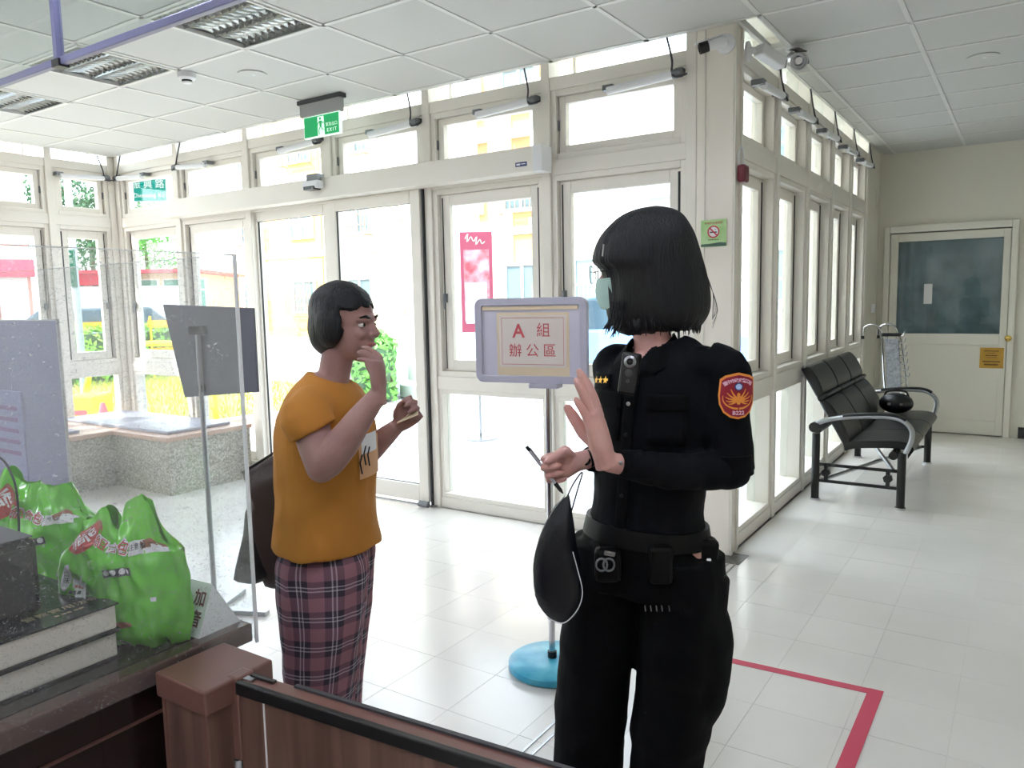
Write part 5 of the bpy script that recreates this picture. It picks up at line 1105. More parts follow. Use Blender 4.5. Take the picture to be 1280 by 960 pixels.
# glasses and mask
M['mask'] = mat('pale_green_mask', (176, 206, 198), .8); M['lens'] = glassy('spectacle_lens', (.95, .97, .97), 1.2)
Rm = R_h; HP = lambda x, y, z: hc + Rm @ V((x, y, z))
gl = MB(); NN = 26
for q in (-1, 1): gl.tube([HP(q * .033 + .024 * math.cos(2 * PI * i / NN), .114 - .006 * abs(math.cos(2 * PI * i / NN)), .000 + .023 * math.sin(2 * PI * i / NN)) for i in range(NN)], .0013, 6, closed=True)
gl.tube([HP(-.011, .114, .006), HP(0, .116, .008), HP(.011, .114, .006)], .0013, 6)
for q in (-1, 1): gl.tube([HP(q * .055, .109, .006), HP(q * .070, .08, .006), HP(q * .070, .02, .005)], .0012, 6)
spc = obj('glasses', gl, M['black'], off, smooth='all')
for q in (-1, 1): obj('lens', MB().add([HP(q * .033 + .021 * math.cos(2 * PI * i / NN), .112, .002 + .020 * math.sin(2 * PI * i / NN)) for i in range(NN)], [tuple(range(NN))]), M['lens'], spc)
mk = MB(); NA, NB = 22, 14
for i in range(NB + 1):
    t = i / NB; z = -.012 - .082 * t
    for j in range(NA + 1):
        a = (-1 + 2 * j / NA) * 1.32; dep = .110 - .010 * t + .012 * math.sin(PI * t) ; w = .064 - .010 * t
        mk.v.append(HP(w * math.sin(a) * 1.05, -.006 + dep * math.cos(a) ** .8 if abs(a) < 1.5 else 0, z + .002 * math.sin(t * 20)))
for i in range(NB):
    for j in range(NA): a = i * (NA + 1) + j; mk.f.append((a, a + 1, a + NA + 2, a + NA + 1))
mo = obj('face_mask', mk, M['mask'], off, smooth='all'); sol = mo.modifiers.new('s', 'SOLIDIFY'); sol.thickness = .0015
obj('ear_loop', MB().tube([HP(-.062, .02, -.02), HP(-.074, -.01, .0), HP(-.076, -.02, -.02), HP(-.062, .016, -.08)], .001, 5), M['mask'], mo)
# shirt
sh = MB(); torso(sh, .004, TZ); sh.ball((.10, -.075, 1.262), .075, .07, .05); sh.ball((-.09, .068, 1.262), .07, .065, .05)
sh.tube(crv([lsh + V((-.03, .02, .005)), lsh + V((.01, -.005, -.02)), (lsh + lel) / 2, lel + V((.005, 0, .005))], 5), [.058] * 4 + [.062] * 4 + [.060] * 4 + [.057] * 4, 22)
sh.tube(crv([rsh + V((.02, -.01, .005)), (rsh + rel) / 2, rel], 5), [.058] * 4 + [.056] * 4 + [.050] * 3, 18)
sh.ball(lel + V((-.004, 0, .006)), .055, .055, .05)
sh.tube(crv([lel + V((-.005, 0, .012)), (lel + lwr) / 2 + V((0, 0, -.01)), lwr + (lel - lwr) * .13], 5), [.050] * 3 + [.047] * 3 + [.042] * 2 + [.038, .037, .037], 18)
sh.tube(crv([rel, (rel + rwr) / 2, rwr + (rel - rwr) * .2], 5), [.048] * 4 + [.044] * 4 + [.036] * 3, 18)
sm_ = remesh(sh, .0055, 4, .6); wrinkle(sm_, .007, 11, 3)
def vneck(c):
    q = c - V((0, 0, 0)); fr = q.dot(fO); sd = q.dot(sO) + .012
    return fr > -.02 and c.z > 1.262 and abs(sd) < (c.z - 1.262) * .72 and abs(sd) < .052
sm_ = cull(sm_, lambda c: vneck(c) or (c.z > 1.312 and (c.xy - V((0, 0))).length < .075))
shirt = obj('shirt', sm_, M['uni2'], off, smooth='all'); so = shirt.modifiers.new('s', 'SOLIDIFY'); so.thickness = .003; so.offset = -1
# sleeve hem, collar, placket, pockets
hem = MB().tube([lel + V((.004, 0, -.002)), lel + V((.002, 0, .05))], [(.059, .057), (.060, .058)], 26); obj('sleeve_hem', cull(hem, lambda c: False), M['uni'], shirt, smooth=True)
def TP(sd, z, out=0.0):
    """point on the shirt front: sd along her left, z height"""
    for i in range(len(TZ) - 1):
        if TZ[i][0] <= z <= TZ[i + 1][0]: break
    a, b = TZ[i], TZ[i + 1]; t = (z - a[0]) / (b[0] - a[0]); cx, cy, ra, rb = [a[k] + (b[k] - a[k]) * t for k in (1, 2, 3, 4)]; e = max(0, 1 - (sd / (ra + .004)) ** 2) ** .5
    return V((cx, cy, z)) + sO * sd + fO * ((rb + .008) * e + out)
for q in (-1, 1):
    pts = [V((0, 0, 1.345)) - fO * .052 + sO * q * .015, V((-.0, 0, 1.35)) + sO * q * .062 + fO * -.01, TP(q * .050, 1.30, .012) + V((0, 0, .012)), TP(q * .012 - .012, 1.262, .012), TP(q * .065 - .012, 1.235, .012), TP(q * .088, 1.285, .008), V((0, 0, 1.300)) + sO * q * .082 - fO * .01, V((0, 0, 1.305)) - fO * .072 + sO * q * .015]
    cm2 = MB().add(pts, [(0, 1, 6, 7), (1, 2, 5, 6), (2, 3, 4, 5)]); c_ = obj('collar', cm2, M['uni'], shirt); so = c_.modifiers.new('s', 'SOLIDIFY'); so.thickness = .004; so.offset = 0; sb2 = c_.modifiers.new('b', 'SUBSURF'); sb2.levels = 1; sb2.render_levels = 1
def sheet(name, a0, a1, z0, z1, out, m, par, th=.003, n=6, shear=0):
    mb = MB()
    for i in range(n + 1):
        for j in range(n + 1): u = a0 + (a1 - a0) * j / n; v = z0 + (z1 - z0) * i / n; mb.v.append(TP(u + shear * (v - z0), v, out))
    for i in range(n):
        for j in range(n): a = i * (n + 1) + j; mb.f.append((a, a + 1, a + n + 2, a + n + 1))
    o = obj(name, mb, m, par, smooth='all'); s = o.modifiers.new('s', 'SOLIDIFY'); s.thickness = th; s.offset = 0; return o
sheet('placket', -.028, .004, .80, 1.262, .004, M['uni'], shirt)
for z in (1.17, 1.09, 1.01, .93): obj('button', MB().lathe(TP(-.012, z, .0075), [(.0055, 0), (.0055, .0025), (.003, .003)], 14, fO), M['steel'] if z == 1.17 else M['black'], shirt, smooth=True)
for q in (-1, 1):
    pk_ = sheet('chest_pocket', q * .085 - .045, q * .085 + .045, 1.07, 1.19, .003, M['uni2'], shirt); sheet('pocket_flap', q * .085 - .048, q * .085 + .048, 1.155, 1.197, .007, M['uni'], shirt)
# rank stars above the right pocket
M['goldt'] = mat('gold_thread', (232, 178, 44), .4, .3)
fst = lambda u, v, w=0: TP(-.118 + u, 1.222 + v + u * .1, .0075)
sheet('rank_tab', -.150, -.082, 1.203, 1.240, .004, M['uni'], shirt)
def star(cx, cy, r, pts=5, r2=.45): return [(cx + (r if k % 2 == 0 else r * r2) * math.sin(PI * k / pts), cy + (r if k % 2 == 0 else r * r2) * math.cos(PI * k / pts)) for k in range(pts * 2)]
for k in range(3): obj('rank_star', merge(poly(fst, star(-.022 + .021 * k, 0, .011))), M['goldt'], shirt)
obj('rank_bar', poly(fst, [(-.030, -.002), (.030, -.002), (.030, .002), (-.030, .002)]), M['goldt'], shirt)
# sleeve badge on her left arm
ac = V((.158, -.122, 1.13)); ra_ = .0665
def pb(u, v, w=0):
    a = u / ra_; d = V((.10, -1, 0)).normalized(); e = V((1, .10, 0)).normalized(); return V((ac.x, ac.y, 0)) + (d * math.cos(a) + e * math.sin(a)) * (ra_ + .0035 + w) + V((0, 0, 1.197 + v)) + V((-.014 * 0, 0, 0))
M['badge'] = mat('maroon_badge_cloth', (150, 22, 46), .7); M['bgold'] = mat('orange_gold_thread', (240, 150, 60), .6); M['bblue'] = mat('badge_blue', (30, 40, 110), .6); M['bpinkt'] = mat('badge_white_thread', (236, 190, 214), .6); M['bsun'] = mat('badge_pale_blue', (176, 200, 240), .6)
SHD = [(-.042, .040), (-.030, .049), (0, .056), (.030, .049), (.045, .042), (.046, .0), (.044, -.022), (.034, -.042), (.018, -.054), (0, -.058), (-.018, -.054), (-.034, -.042), (-.044, -.022), (-.046, .0)]
def fan(name, pts, m, w, par, k=1.0):
    mb = MB(); n = len(pts); cx = sum(p[0] for p in pts) / n; cy = sum(p[1] for p in pts) / n; mb.v.append(pb(cx, cy, w)); R = 4
    for r in range(1, R + 1): mb.v += [pb(cx + (x - cx) * r / R * k, cy + (y - cy) * r / R * k, w) for x, y in pts]
    for i in range(n):
        j = (i + 1) % n; mb.f.append((0, 1 + j, 1 + i))
        for r in range(R - 1): a = 1 + r * n; mb.f.append((a + i, a + j, a + n + j, a + n + i))
    return obj(name, mb, m, par)
bd_ = fan('sleeve_badge', SHD, M['bgold'], 0, shirt); shirt_badge = bd_
fan('badge_field', SHD, M['badge'], .0012, shirt, .90)
for k, ch in enumerate('臺中市政府警察局'):
    a = (-3.5 + k) * .165; uu = .052 * math.sin(a) * 1.02; vv = -.012 + .050 * math.cos(a) - .001
    obj('badge_text', text_mb(ch, .0105, lambda u, v, w, uu=uu, vv=vv, a=a: pb(uu + u * math.cos(a) + v * math.sin(a), vv - u * math.sin(a) + v * math.cos(a), .0028), bold=.0003), M['bpinkt'], shirt)
obj('badge_number', text_mb('B222', .0135, lambda u, v, w: pb(u, v - .0425, .0028), bold=.0004), M['bpinkt'], shirt)
def feather(name, pts, w0, m, dz):
    mb = MB(); n = len(pts)
    for i, (x, y) in enumerate(pts):
        p, q = pts[max(i - 1, 0)], pts[min(i + 1, n - 1)]; dx, dy = q[0] - p[0], q[1] - p[1]; l = math.hypot(dx, dy) or 1; w = w0 * (1 - .75 * i / (n - 1)); mb.v += [pb(x - dy / l * w, y + dx / l * w, dz), pb(x + dy / l * w, y - dx / l * w, dz)]
    for i in range(n - 1): mb.f.append((2 * i, 2 * i + 1, 2 * i + 3, 2 * i + 2))
    obj(name, mb, m, shirt)
for q in (-1, 1):
    for k in range(5): a = math.radians(62 - 24 * k); L = .031 - .002 * k; feather('eagle_feather', [(q * (.003 + L * t * math.cos(a)), -.006 - k * .001 + L * t * math.sin(a) * .8 - .004 * math.sin(PI * t)) for t in (0, .35, .7, 1)], .0030, M['bgold'], .0024)
    feather('laurel_arc', [(q * .035 * math.cos(b), -.006 + .026 * math.sin(b)) for b in [math.radians(-88 + 17 * i) for i in range(7)]], .0026, M['bgold'], .0024)
fan('eagle_body', [(0, .008), (.004, .004), (.003, -.004), (.006, -.016), (.002, -.022), (-.002, -.022), (-.006, -.016), (-.003, -.004), (-.004, .004)], M['bgold'], .003, shirt)
fan('badge_sun', [(.010 * math.cos(2 * PI * k / 20), .022 + .010 * math.sin(2 * PI * k / 20)) for k in range(20)], M['bblue'], .0034, shirt); fan('badge_sun_disc', star(0, .022, .0085, 12, .7), M['bsun'], .004, shirt)
# body-worn camera
bc = thing('body_camera', 'black body-worn camera clipped on the officer shirt front', 'camera', (0, 0, 0)); bc.location = off.location; bc.rotation_euler = off.rotation_euler
c0 = oc(OO, 787, 467, .155); yA = V((-.14, 0, -1)).normalized() * -1; fB = V((-.35, -.93, .05)).normalized(); xB = yA.cross(fB).normalized()
obj('camera_case', MB().obox(c0, xB, fB, yA, .023, .013, .052), M['black'], bc, bevel=.007)
obj('camera_lens', MB().lathe(c0 + yA * .030 + fB * .012, [(.015, 0), (.015, .004), (.010, .006), (.006, .003)], 22, fB), M['steel'], bc, smooth=True); obj('lens_glass', MB().lathe(c0 + yA * .030 + fB * .0165, [(.008, 0), (.004, .003)], 18, fB), M['blackgl'], bc, smooth=True)
obj('record_button', MB().lathe(c0 + yA * .002 + fB * .012, [(.010, 0), (.010, .002), (.008, .003)], 20, fB), M['cable'], bc, smooth=True); obj('record_button', MB().lathe(c0 - yA * .018 + fB * .012, [(.005, 0), (.005, .003)], 16, fB), M['cable'], bc, smooth=True)
# cuff, watch
obj('cuff', MB().tube([lwr + (lel - lwr) * .10, lwr + (lel - lwr) * .26], [(.0335, .031), (.039, .037)], 22), M['uni'], shirt, smooth=True); obj('cuff_button', MB().ball(lwr + (lel - lwr) * .14 + V((-.012, -.034, .01)), .005, .003, .005), M['steel'], shirt, smooth='all')
wt = obj('wristwatch', MB().tube([rwr + (rel - rwr) * .06, rwr + (rel - rwr) * .16], [(.0275, .024), (.0285, .0255)], 20), M['leather'], off, smooth=True); obj('watch_case', MB().lathe(rwr + (rel - rwr) * .11 + V((.0, -.026, .004)), [(.014, 0), (.014, .006), (.011, .008)], 20, (0, -1, .2)), M['blackgl'], wt, smooth=True)
# trousers
tr = MB(); tr.tube([V((-.03, 0, z)) for z in (.66, .74, .80, .835)], [(.190, .150), (.186, .146), (.172, .132), (.160, .122)], 30, hint=fO)
tr.tube(crv([(-.115, .055, .76), (-.135, .055, .60), (-.160, .055, .42), (-.178, .05, .22), (-.186, .05, .07)], 5), [(.115, .115)] * 5 + [(.112, .112)] * 5 + [(.107, .107)] * 5 + [(.102, .102)] * 6, 24)
tr.tube(crv([(.055, -.055, .76), (.060, -.058, .60), (.042, -.06, .42), (.022, -.06, .22), (.012, -.06, .07)], 5), [(.122, .115)] * 5 + [(.118, .112)] * 5 + [(.108, .107)] * 5 + [(.100, .100)] * 6, 24)
tr.tube(crv([(.09, -.08, .66), (.104, -.085, .52), (.110, -.085, .40), (.095, -.08, .30)], 4), [.07, .074, .078, .08, .08, .078, .076, .074, .07, .064, .055, .045, .03], 18)
tm = remesh(tr, .008, 3, .6); wrinkle(tm, .010, 8, 9); pants = obj('trousers', tm, M['uni'], off, smooth='all')
for x, y in ((.012, -.06), (-.186, .05)):
    s_ = obj('shoe', remesh(MB().tube([(x + .03, y + .03, .05), (x - .02, y - .01, .05), (x - .08, y - .06, .04), (x - .115, y - .09, .032)], [.046, .052, .045, .03], 14).box((x - .03, y - .03, .005), (x + .03, y + .03, .03)), .006, 3), M['leather'], off, smooth='all')
# belt and its gear
bt_ = obj('duty_belt', MB().tube([V((-.027, 0, .792)), V((-.025, 0, .84))], [(.181, .143), (.172, .134)], 34, hint=fO), M['leather'], off, smooth=True)
def gear(name, px, py, b, hx, hy, hz, m, par=bt_, tilt=0): c = oc(OO, px, py, b); return obj(name, MB().obox(c, (math.cos(tilt), 0, math.sin(tilt)), (0, 1, 0), (-math.sin(tilt), 0, math.cos(tilt)), hx, hy, hz), m, par, bevel=min(hx, hz) * .4)
gear('belt_pouch', 760, 705, .14, .034, .022, .045, M['leather']); gear('belt_pouch', 880, 700, .10, .030, .03, .06, M['leather'], tilt=-.1); gear('holster', 893, 755, .09, .028, .035, .085, M['leather'], tilt=-.08); gear('radio_pouch', 826, 705, .165, .030, .02, .05, M['leather'])
gear('pouch_snap', 762, 692, .165, .014, .003, .006, M['steel'], tilt=-.2); gear('pouch_snap', 886, 701, .135, .006, .003, .006, M['whitep'])
cf = MB()
for k in range(2): cc = oc(OO, 752 + 9 * k, 706, .166); cf.tube([cc + V((.014 * math.cos(a), 0, .016 * math.sin(a))) for a in [2 * PI * i / 16 for i in range(16)]], .0028, 6, closed=True)
obj('handcuffs', cf, M['grey'], bt_, smooth='all')
rc = MB(); rc.tube(crv([tuple(oc(OO, x, y, .15)) for x, y in ((868, 744), (878, 742), (888, 746), (884, 756), (876, 762))], 4), .004, 6); rc.tube([tuple(oc(OO, x, y, .15)) for x, y in ((870, 748), (872, 764))], .003, 6); obj('red_key_cord', rc, mat('dark_red_cord', (140, 30, 54), .6), bt_, smooth='all')
kb = MB()
for x in (806, 813, 820, 827, 836): kb.tube([tuple(oc(OO, x, 757, .17)), tuple(oc(OO, x + 1, 764, .17))], .0018, 5)
obj('key_bunch', kb, M['grey'], bt_)
# pen
pa, pz = oc(OO, 658, 558, .075), oc(OO, 704, 617, .085); pd = (pz - pa).normalized()
pen = thing('pen', 'grey ballpoint pen with black ends held by the officer', 'pen', (0, 0, 0)); pen.location = off.location; pen.rotation_euler = off.rotation_euler
L_ = (pz - pa).length; obj('barrel', MB().cyl(pa + pd * .014, pa + pd * L_ * .78, .0046, 14), mat('grey_pen', (178, 176, 184), .35), pen, smooth=True); obj('pen_grip', MB().tube([pa + pd * L_ * .78, pa + pd * L_ * .93, pz], [.0056, .0050, .0012], 14), M['black'], pen, smooth=True); obj('clicker', MB().cyl(pa, pa + pd * .014, .0046, 12), M['black'], pen, smooth=True); obj('clip', MB().obox(pa + pd * .03 + V((.004, -.003, .004)), pd, (0, 1, 0), pd.cross(V((0, 1, 0))), .022, .002, .0012), M['steel'], pen)
# hanging pouch
hb = thing('hand_bag', 'black teardrop bag with white piping hanging from the officer wrist', 'bag', (0, 0, 0)); hb.location = off.location; hb.rotation_euler = off.rotation_euler
BP = [oc(OO, x, y, .06) for x, y in ((712, 618), (694, 632), (678, 662), (667, 700), (670, 745), (684, 770), (702, 778), (719, 768), (729, 742), (727, 712), (720, 680), (716, 645))]
cB = sum(BP, V()) / len(BP); BPs = [V(p) for p in crv([tuple(p) for p in BP + BP[:1]], 3)[:-1]]; mb = MB(); n = len(BPs)
for s in (-1, 1):
    for r in range(0, 7):
        f_ = 1 - r / 6; d = s * .045 * math.sin(math.acos(max(0, min(1, f_))) ) ** .9 * (1 if s else 0)
        for p in BPs: q = cB + (p - cB) * f_ + V((0, d, 0)); mb.v.append(q)
for s in range(2):
    o_ = s * 7 * n
    for r in range(6):
        for i in range(n): j = (i + 1) % n; q = (o_ + r * n + i, o_ + r * n + j, o_ + (r + 1) * n + j, o_ + (r + 1) * n + i); mb.f.append(q if s else q[::-1])
M['bagblk'] = mat('navy_black_nylon', (12, 14, 22), .5, bump=.2, bscale=60); obj('bag_body', wrinkle(mb, .004, 14, 2), M['bagblk'], hb, smooth='all', recalc=True)
pp = [oc(OO, x, y, .095) for x, y in ((716, 690), (722, 712), (728, 738), (724, 758), (712, 774), (700, 779), (684, 772))]
obj('piping', MB().tube(crv([tuple(p) for p in pp], 5), .0016, 6), M['whitep'], hb, smooth='all'); pp = [oc(OO, x, y, .07) for x, y in ((706, 620), (690, 640), (676, 668), (667, 705), (669, 742))]
obj('piping', MB().tube(crv([tuple(p) for p in pp], 5), .0014, 6), M['steel'], hb, smooth='all'); pp = [oc(OO, x, y, .05) for x, y in ((706, 628), (716, 606), (728, 590), (722, 612), (714, 640))]
obj('wrist_strap', MB().tube(crv([tuple(p) for p in pp], 5), .005, 8, flat=.4), M['bagblk'], hb, smooth='all')

# ------------------------------------------------------------------ the visitor
OW = (-.16, -2.65); wo = thing('person', 'woman in orange T-shirt and plaid trousers, one hand raised beside her face', 'person', (OW[0], OW[1], 0), rz=PRZ)
fW = V((.965, -.26, 0)); sW = V((-.26, -.965, 0))                  # chest direction, towards her right side (camera)
hw = V((.93, -.36, -.03)).normalized(); hcw = V((-.018, .0, 1.382)); SW = .93
rshw = V((-.090, -.150, 1.165)); relw = oc(OW, 402, 584, .20); rww = oc(OW, 474, 492, .19); lshw = V((-.05, .14, 1.15)); lelw = V((-.02, .13, 1.00)); lww = oc(OW, 496, 533, -.10)
WZ = crv([(.795, -.095, 0, .158, .134), (.90, -.09, 0, .148, .122), (1.0, -.085, 0, .148, .120), (1.10, -.082, 0, .155, .116), (1.165, -.080, 0, .150, .102), (1.205, -.075, 0, .125, .080), (1.232, -.07, 0, .085, .062), (1.25, -.065, 0, .060, .052)], 4)
wbm = MB(); wbm.tube([V((c[1], c[2], c[0])) for c in WZ if c[0] > .85], [(c[3] - .014, c[4] - .014) for c in WZ if c[0] > .85], 26, hint=fW); R_w = head(wbm, hcw, hw, V((0, 0, 1)), SW)
wbm.tube([(-.068, 0, 1.17), (-.058, 0, 1.24), (-.040, 0, 1.32)], [.048, .042, .042], 18)
wbm.tube(crv([rshw, (rshw + relw) / 2, relw], 4), [.046, .046, .046, .045, .044, .043, .041, .039, .038], 16); wbm.tube(crv([relw, relw.lerp(rww, .35) + V((0, 0, -.006)), relw.lerp(rww, .7), rww], 4), [.038, .042, .043, .042, .041, .039, .036, .034, .031, .029, .026, .024, .022], 16); wbm.ball(relw, .038)
Fw = (oc(OW, 470, 432, .17) - rww).normalized(); hand(wbm, rww, Fw, V((-.3, -.95, 0)), V((-.9, .35, .2)), [(.25, .5, .4), (.3, .6, .4), (.35, .7, .4), (.4, .7, .4)], sc=.92, thumb=((.7, -.4, .6), (.9, .1, .4)))
wbm.tube(crv([lshw, (lshw + lelw) / 2, lelw], 4), [.040] * 9, 14); wbm.tube(crv([lelw, lelw.lerp(lww, .5), lww], 4), [.038, .039, .038, .036, .033, .030, .027, .024, .022], 16)
Fw2 = (oc(OW, 522, 510, -.10) - lww).normalized(); hand(wbm, lww, Fw2, V((.05, -.35, -1)), V((.25, -.95, .15)), [(.75, 1.2, .7), (.8, 1.3, .7), (.85, 1.3, .7), (.9, 1.3, .7)], sc=.90, thumb=((.8, -.35, .5), (1, .2, .3)))
for y in (-.075, .075):
    wbm.tube(crv([(-.09, y * .8, .90), (-.10, y, .55), (-.115, y, .36), (-.12, y, .07)], 5), [.055] * 6 + [.05] * 5 + [.04] * 5, 14); wbm.tube([(-.13, y, .05), (-.07, y, .045), (.01, y, .032)], [.038, .038, .028], 12)
obj('body', remesh(wbm, .0038, 3, .5), M['skin2'], wo, smooth='all'); face_parts(wo, hcw, R_w, SW)
# short dark hair
hwm = MB(); HQ = lambda x, y, z: hcw + R_w @ (V((x, y, z)) * SW)
hwm.ball(HQ(0, -.016, .042), .080 * SW, .098 * SW, .084 * SW, 30, 18, R_w); hwm.ball(HQ(0, -.045, -.010), .078 * SW, .068 * SW, .085 * SW, 26, 16, R_w)
for q in (-1, 1): hwm.ball(HQ(q * .064, -.012, .0), .024 * SW, .045 * SW, .062 * SW, 16, 12, R_w)
hq = remesh(hwm, .005, 2); inv = R_w.transposed()
def facepush(v):
    q = inv @ (v - hcw) / SW; d = min((q.y - .030) / .014, (.056 - abs(q.x) * .2 + .004 * math.sin(q.x * 160) - q.z) / .010); return v - hw * .05 * max(0, min(1, d))
hq.v = [facepush(v) for v in hq.v]; wrinkle(hq, .002, 30, 4); obj('hair', hq, M['hair'], wo, smooth='all')
# T-shirt
M['orange_t'] = mat('orange_cotton', (192, 128, 50), .85, bump=.1, bscale=260, var=.12, vscale=7)
ts = MB(); ts.tube([V((c[1], c[2], c[0])) for c in WZ[:-1]], [(c[3] + .006, c[4] + .006) for c in WZ[:-1]], 30, hint=fW)
ts.tube(crv([rshw + V((.0, .05, .02)), rshw + V((-.005, -.01, .0)), rshw.lerp(relw, .30) + V((0, 0, .0))], 5), [.058] * 4 + [.062] * 4 + [.062, .062, .062], 20); ts.tube(crv([lshw + V((0, -.05, .02)), lshw, lshw.lerp(lelw, .6)], 5), [.058] * 11, 18)
tsm = remesh(ts, .006, 3, .6); wrinkle(tsm, .011, 8, 21)
tdir = (relw - rshw).normalized(); hemP = rshw + (relw - rshw) * .27
tso = obj('t_shirt', tsm, M['orange_t'], wo, smooth='all'); so = tso.modifiers.new('s', 'SOLIDIFY'); so.thickness = .003
def WP(a, z, out=.010):
    for i in range(len(WZ) - 1):
        if WZ[i][0] <= z <= WZ[i + 1][0]: break
    A, B = WZ[i], WZ[i + 1]; t = (z - A[0]) / (B[0] - A[0]); cx, cy, ra, rb = [A[k] + (B[k] - A[k]) * t for k in (1, 2, 3, 4)]
    return V((cx, cy, z)) + fW * (rb + out) * math.cos(a) + sW * (ra + out) * math.sin(a)
def wsheet(name, a0, a1, z0, z1, m, out=.011, n=6):
    mb = MB()
    for i in range(n + 1):
        for j in range(n + 1): mb.v.append(WP(a0 + (a1 - a0) * j / n, z0 + (z1 - z0) * i / n, out))
    for i in range(n):
        for j in range(n): a = i * (n + 1) + j; mb.f.append((a, a + 1, a + n + 2, a + n + 1))
    return obj(name, mb, m, tso, smooth='all')
wsheet('chest_print', -.35, .36, .985, 1.09, mat('peach_print', (226, 178, 134), .8)); wsheet('chest_print', -.2, .30, 1.05, 1.10, M['whitep'], .0125)
for k, (a, z) in enumerate(((.30, 1.03), (.20, 1.05), (.10, 1.045))): obj('print_mark', MB().tube([WP(a, z + .02, .014), WP(a + .06, z, .014), WP(a + .02, z - .03, .014)], .002, 5), M['blackp'], tso)
# plaid trousers
def plaid():
    m = mat('plaid_cotton', (120, 92, 104), .85); nt = m.node_tree; p = nt.nodes['Principled BSDF']; tc = nt.nodes.new('ShaderNodeTexCoord'); sp = nt.nodes.new('ShaderNodeSeparateXYZ'); nt.links.new(tc.outputs['UV'], sp.inputs[0])
    def stripes(out, freq, ramp):
        mu = nt.nodes.new('ShaderNodeMath'); mu.operation = 'MULTIPLY'; mu.inputs[1].default_value = freq; fr = nt.nodes.new('ShaderNodeMath'); fr.operation = 'FRACT'; r = nt.nodes.new('ShaderNodeValToRGB'); r.color_ramp.interpolation = 'CONSTANT'
        nt.links.new(out, mu.inputs[0]); nt.links.new(mu.outputs[0], fr.inputs[0]); nt.links.new(fr.outputs[0], r.inputs[0]); e = r.color_ramp.elements
        while len(e) > 1: e.remove(e[-1])
        e[0].position = 0; e[0].color = srgb(ramp[0][1])
        for pos, c in ramp[1:]: q = e.new(pos); q.color = srgb(c)
        return r
    R1 = [(0, (150, 104, 116)), (.30, (62, 50, 64)), (.50, (196, 186, 198)), (.54, (70, 58, 72)), (.62, (196, 186, 198)), (.66, (58, 48, 62)), (.85, (150, 104, 116))]
    a = stripes(sp.outputs[0], 1, R1); b = stripes(sp.outputs[1], 1, R1); mx = nt.nodes.new('ShaderNodeMix'); mx.data_type = 'RGBA'; mx.inputs[0].default_value = .5; nt.links.new(a.outputs[0], mx.inputs[6]); nt.links.new(b.outputs[0], mx.inputs[7]); nt.links.new(mx.outputs[2], p.inputs['Base Color']); return m
M['plaid'] = plaid()
lg = MB(); UV = []
def leg_loft(y0, rings, n=40):
    b = len(lg.v)
    for i, (z, cx, rx, ry, yy) in enumerate(rings):
        for j in range(n + 1):
            a = 2 * PI * j / n; f_ = .010 * noise.noise(V((math.cos(a) * 2.2 + y0 * 9, math.sin(a) * 2.2, z * 5.5))) + .004 * noise.noise(V((math.cos(a) * 6, math.sin(a) * 6 + y0, z * 14)))
            lg.v.append(V((cx + (rx + f_) * math.cos(a), yy + (ry + f_) * math.sin(a), z))); UV.append((j / n * 8 + .1 * math.sin(z * 9), z / .075))
    for i in range(len(rings) - 1):
        for j in range(n): q = b + i * (n + 1) + j; lg.f.append((q, q + 1, q + n + 2, q + n + 1))
near = crv([(.08, -.118, .066, .068, -.085), (.25, -.116, .076, .078, -.085), (.45, -.110, .092, .088, -.082), (.62, -.100, .112, .098, -.075), (.74, -.096, .122, .090, -.060), (.785, -.095, .112, .080, -.055), (.83, -.094, .095, .070, -.05)], 9); far_ = [(z, cx - .006, rx, ry, -yy) for z, cx, rx, ry, yy in near]
leg_loft(0, near); leg_loft(1, far_)
me = bpy.data.meshes.new('trousers'); me.from_pydata([tuple(v) for v in lg.v], [], lg.f); ul = me.uv_layers.new(name='UVMap')
for lp in me.loops: ul.data[lp.index].uv = UV[lp.vertex_index]
me.polygons.foreach_set('use_smooth', [True] * len(me.polygons)); me.materials.append(M['plaid']); po = bpy.data.objects.new('trousers', me); COL.objects.link(po); po.parent = wo; s = po.modifiers.new('s', 'SOLIDIFY'); s.thickness = .003
for y in (-.078, .078): obj('shoe', remesh(MB().tube([(-.15, y, .05), (-.09, y, .052), (-.02, y, .042), (.03, y, .034)], [.044, .046, .042, .030], 14).box((-.18, y - .03, .004), (.02, y + .03, .03)), .006, 3), M['leather'], wo, smooth='all')
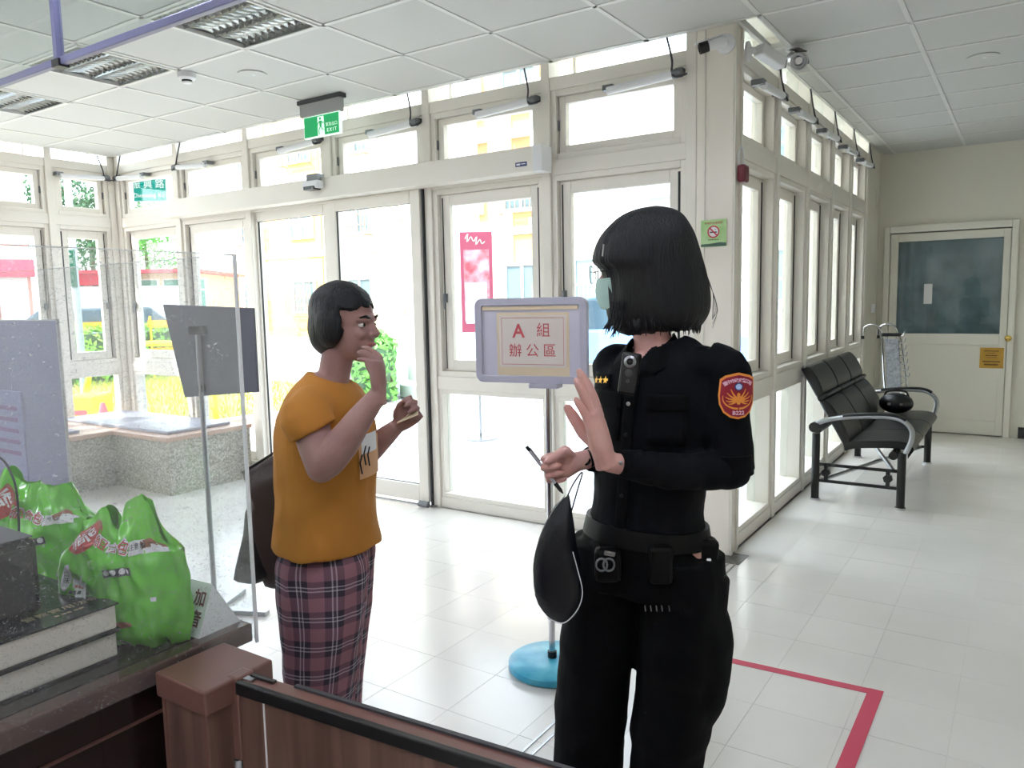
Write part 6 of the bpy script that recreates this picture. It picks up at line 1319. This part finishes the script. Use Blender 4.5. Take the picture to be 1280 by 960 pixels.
# folded paper in her hand
fp = thing('folded_paper', 'small folded cream paper held out in the woman hand', 'paper', (0, 0, 0)); fp.location = wo.location; fp.rotation_euler = wo.rotation_euler
q = [oc(OW, x, y, b) for x, y, b in ((496, 529, -.05), (523, 518, -.05), (522, 510, -.09), (497, 527, -.09))]; mp_ = MB().add(q, [(0, 1, 2, 3)]); o = obj('paper_sheet', mp_, M['cream'], fp); s = o.modifiers.new('s', 'SOLIDIFY'); s.thickness = .0015
q = [oc(OW, x, y, b) for x, y, b in ((502, 527, -.06), (514, 514, -.06), (519, 507, -.08), (508, 520, -.08))]; o = obj('paper_fold', MB().add(q, [(0, 1, 2, 3)]), M['cream'], fp); s = o.modifiers.new('s', 'SOLIDIFY'); s.thickness = .0015
# tote bag behind her back
tb = thing('tote_bag', 'dark brown tote bag hanging behind the woman in orange', 'bag', (0, 0, 0)); tb.location = wo.location; tb.rotation_euler = wo.rotation_euler
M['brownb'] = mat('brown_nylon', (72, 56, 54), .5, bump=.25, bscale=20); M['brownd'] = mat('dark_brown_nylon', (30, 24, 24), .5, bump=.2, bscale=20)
def slab(name, pts, b0, b1, m, bulge=.03):
    front = [oc(OW, x, y, b0) for x, y in pts]; back = [oc(OW, x, y, b1) for x, y in pts]; n = len(pts); cf_, cb_ = sum(front, V()) / n + V((0, -bulge, 0)), sum(back, V()) / n + V((0, bulge, 0)); mb = MB(); mb.v = front + [p.lerp(cf_, .45) + V((0, -bulge * .55, 0)) for p in front] + [cf_] + back + [cb_]
    for i in range(n): j = (i + 1) % n; mb.f += [(i, j, n + j, n + i), (n + i, n + j, 2 * n), (2 * n + 1 + i, 3 * n + 1, 2 * n + 1 + j), (i, 2 * n + 1 + i, 2 * n + 1 + j, j)]
    o = obj(name, mb, m, tb, smooth='all', recalc=True); s = o.modifiers.new('s', 'SUBSURF'); s.subdivision_type = 'SIMPLE'; s.levels = 2; s.render_levels = 2; b = o.modifiers.new('b', 'SMOOTH'); b.iterations = 3; b.factor = .5; return o
slab('bag_body', [(366, 556), (340, 570), (304, 588), (303, 594), (313, 622), (308, 640), (316, 690), (330, 735), (368, 738), (375, 650)], -.02, -.12, M['brownb'])
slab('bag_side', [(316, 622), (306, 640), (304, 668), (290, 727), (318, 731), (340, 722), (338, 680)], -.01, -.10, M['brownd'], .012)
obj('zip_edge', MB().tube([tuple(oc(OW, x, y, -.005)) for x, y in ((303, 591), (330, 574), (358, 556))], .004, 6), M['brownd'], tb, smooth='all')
obj('shoulder_strap', MB().tube(crv([tuple(oc(OW, x, y, b)) for x, y, b in ((352, 562, -.06), (358, 525, -.10), (372, 495, -.16), (392, 488, -.20))], 5), .012, 8, flat=.35), M['brownd'], tb, smooth='all')
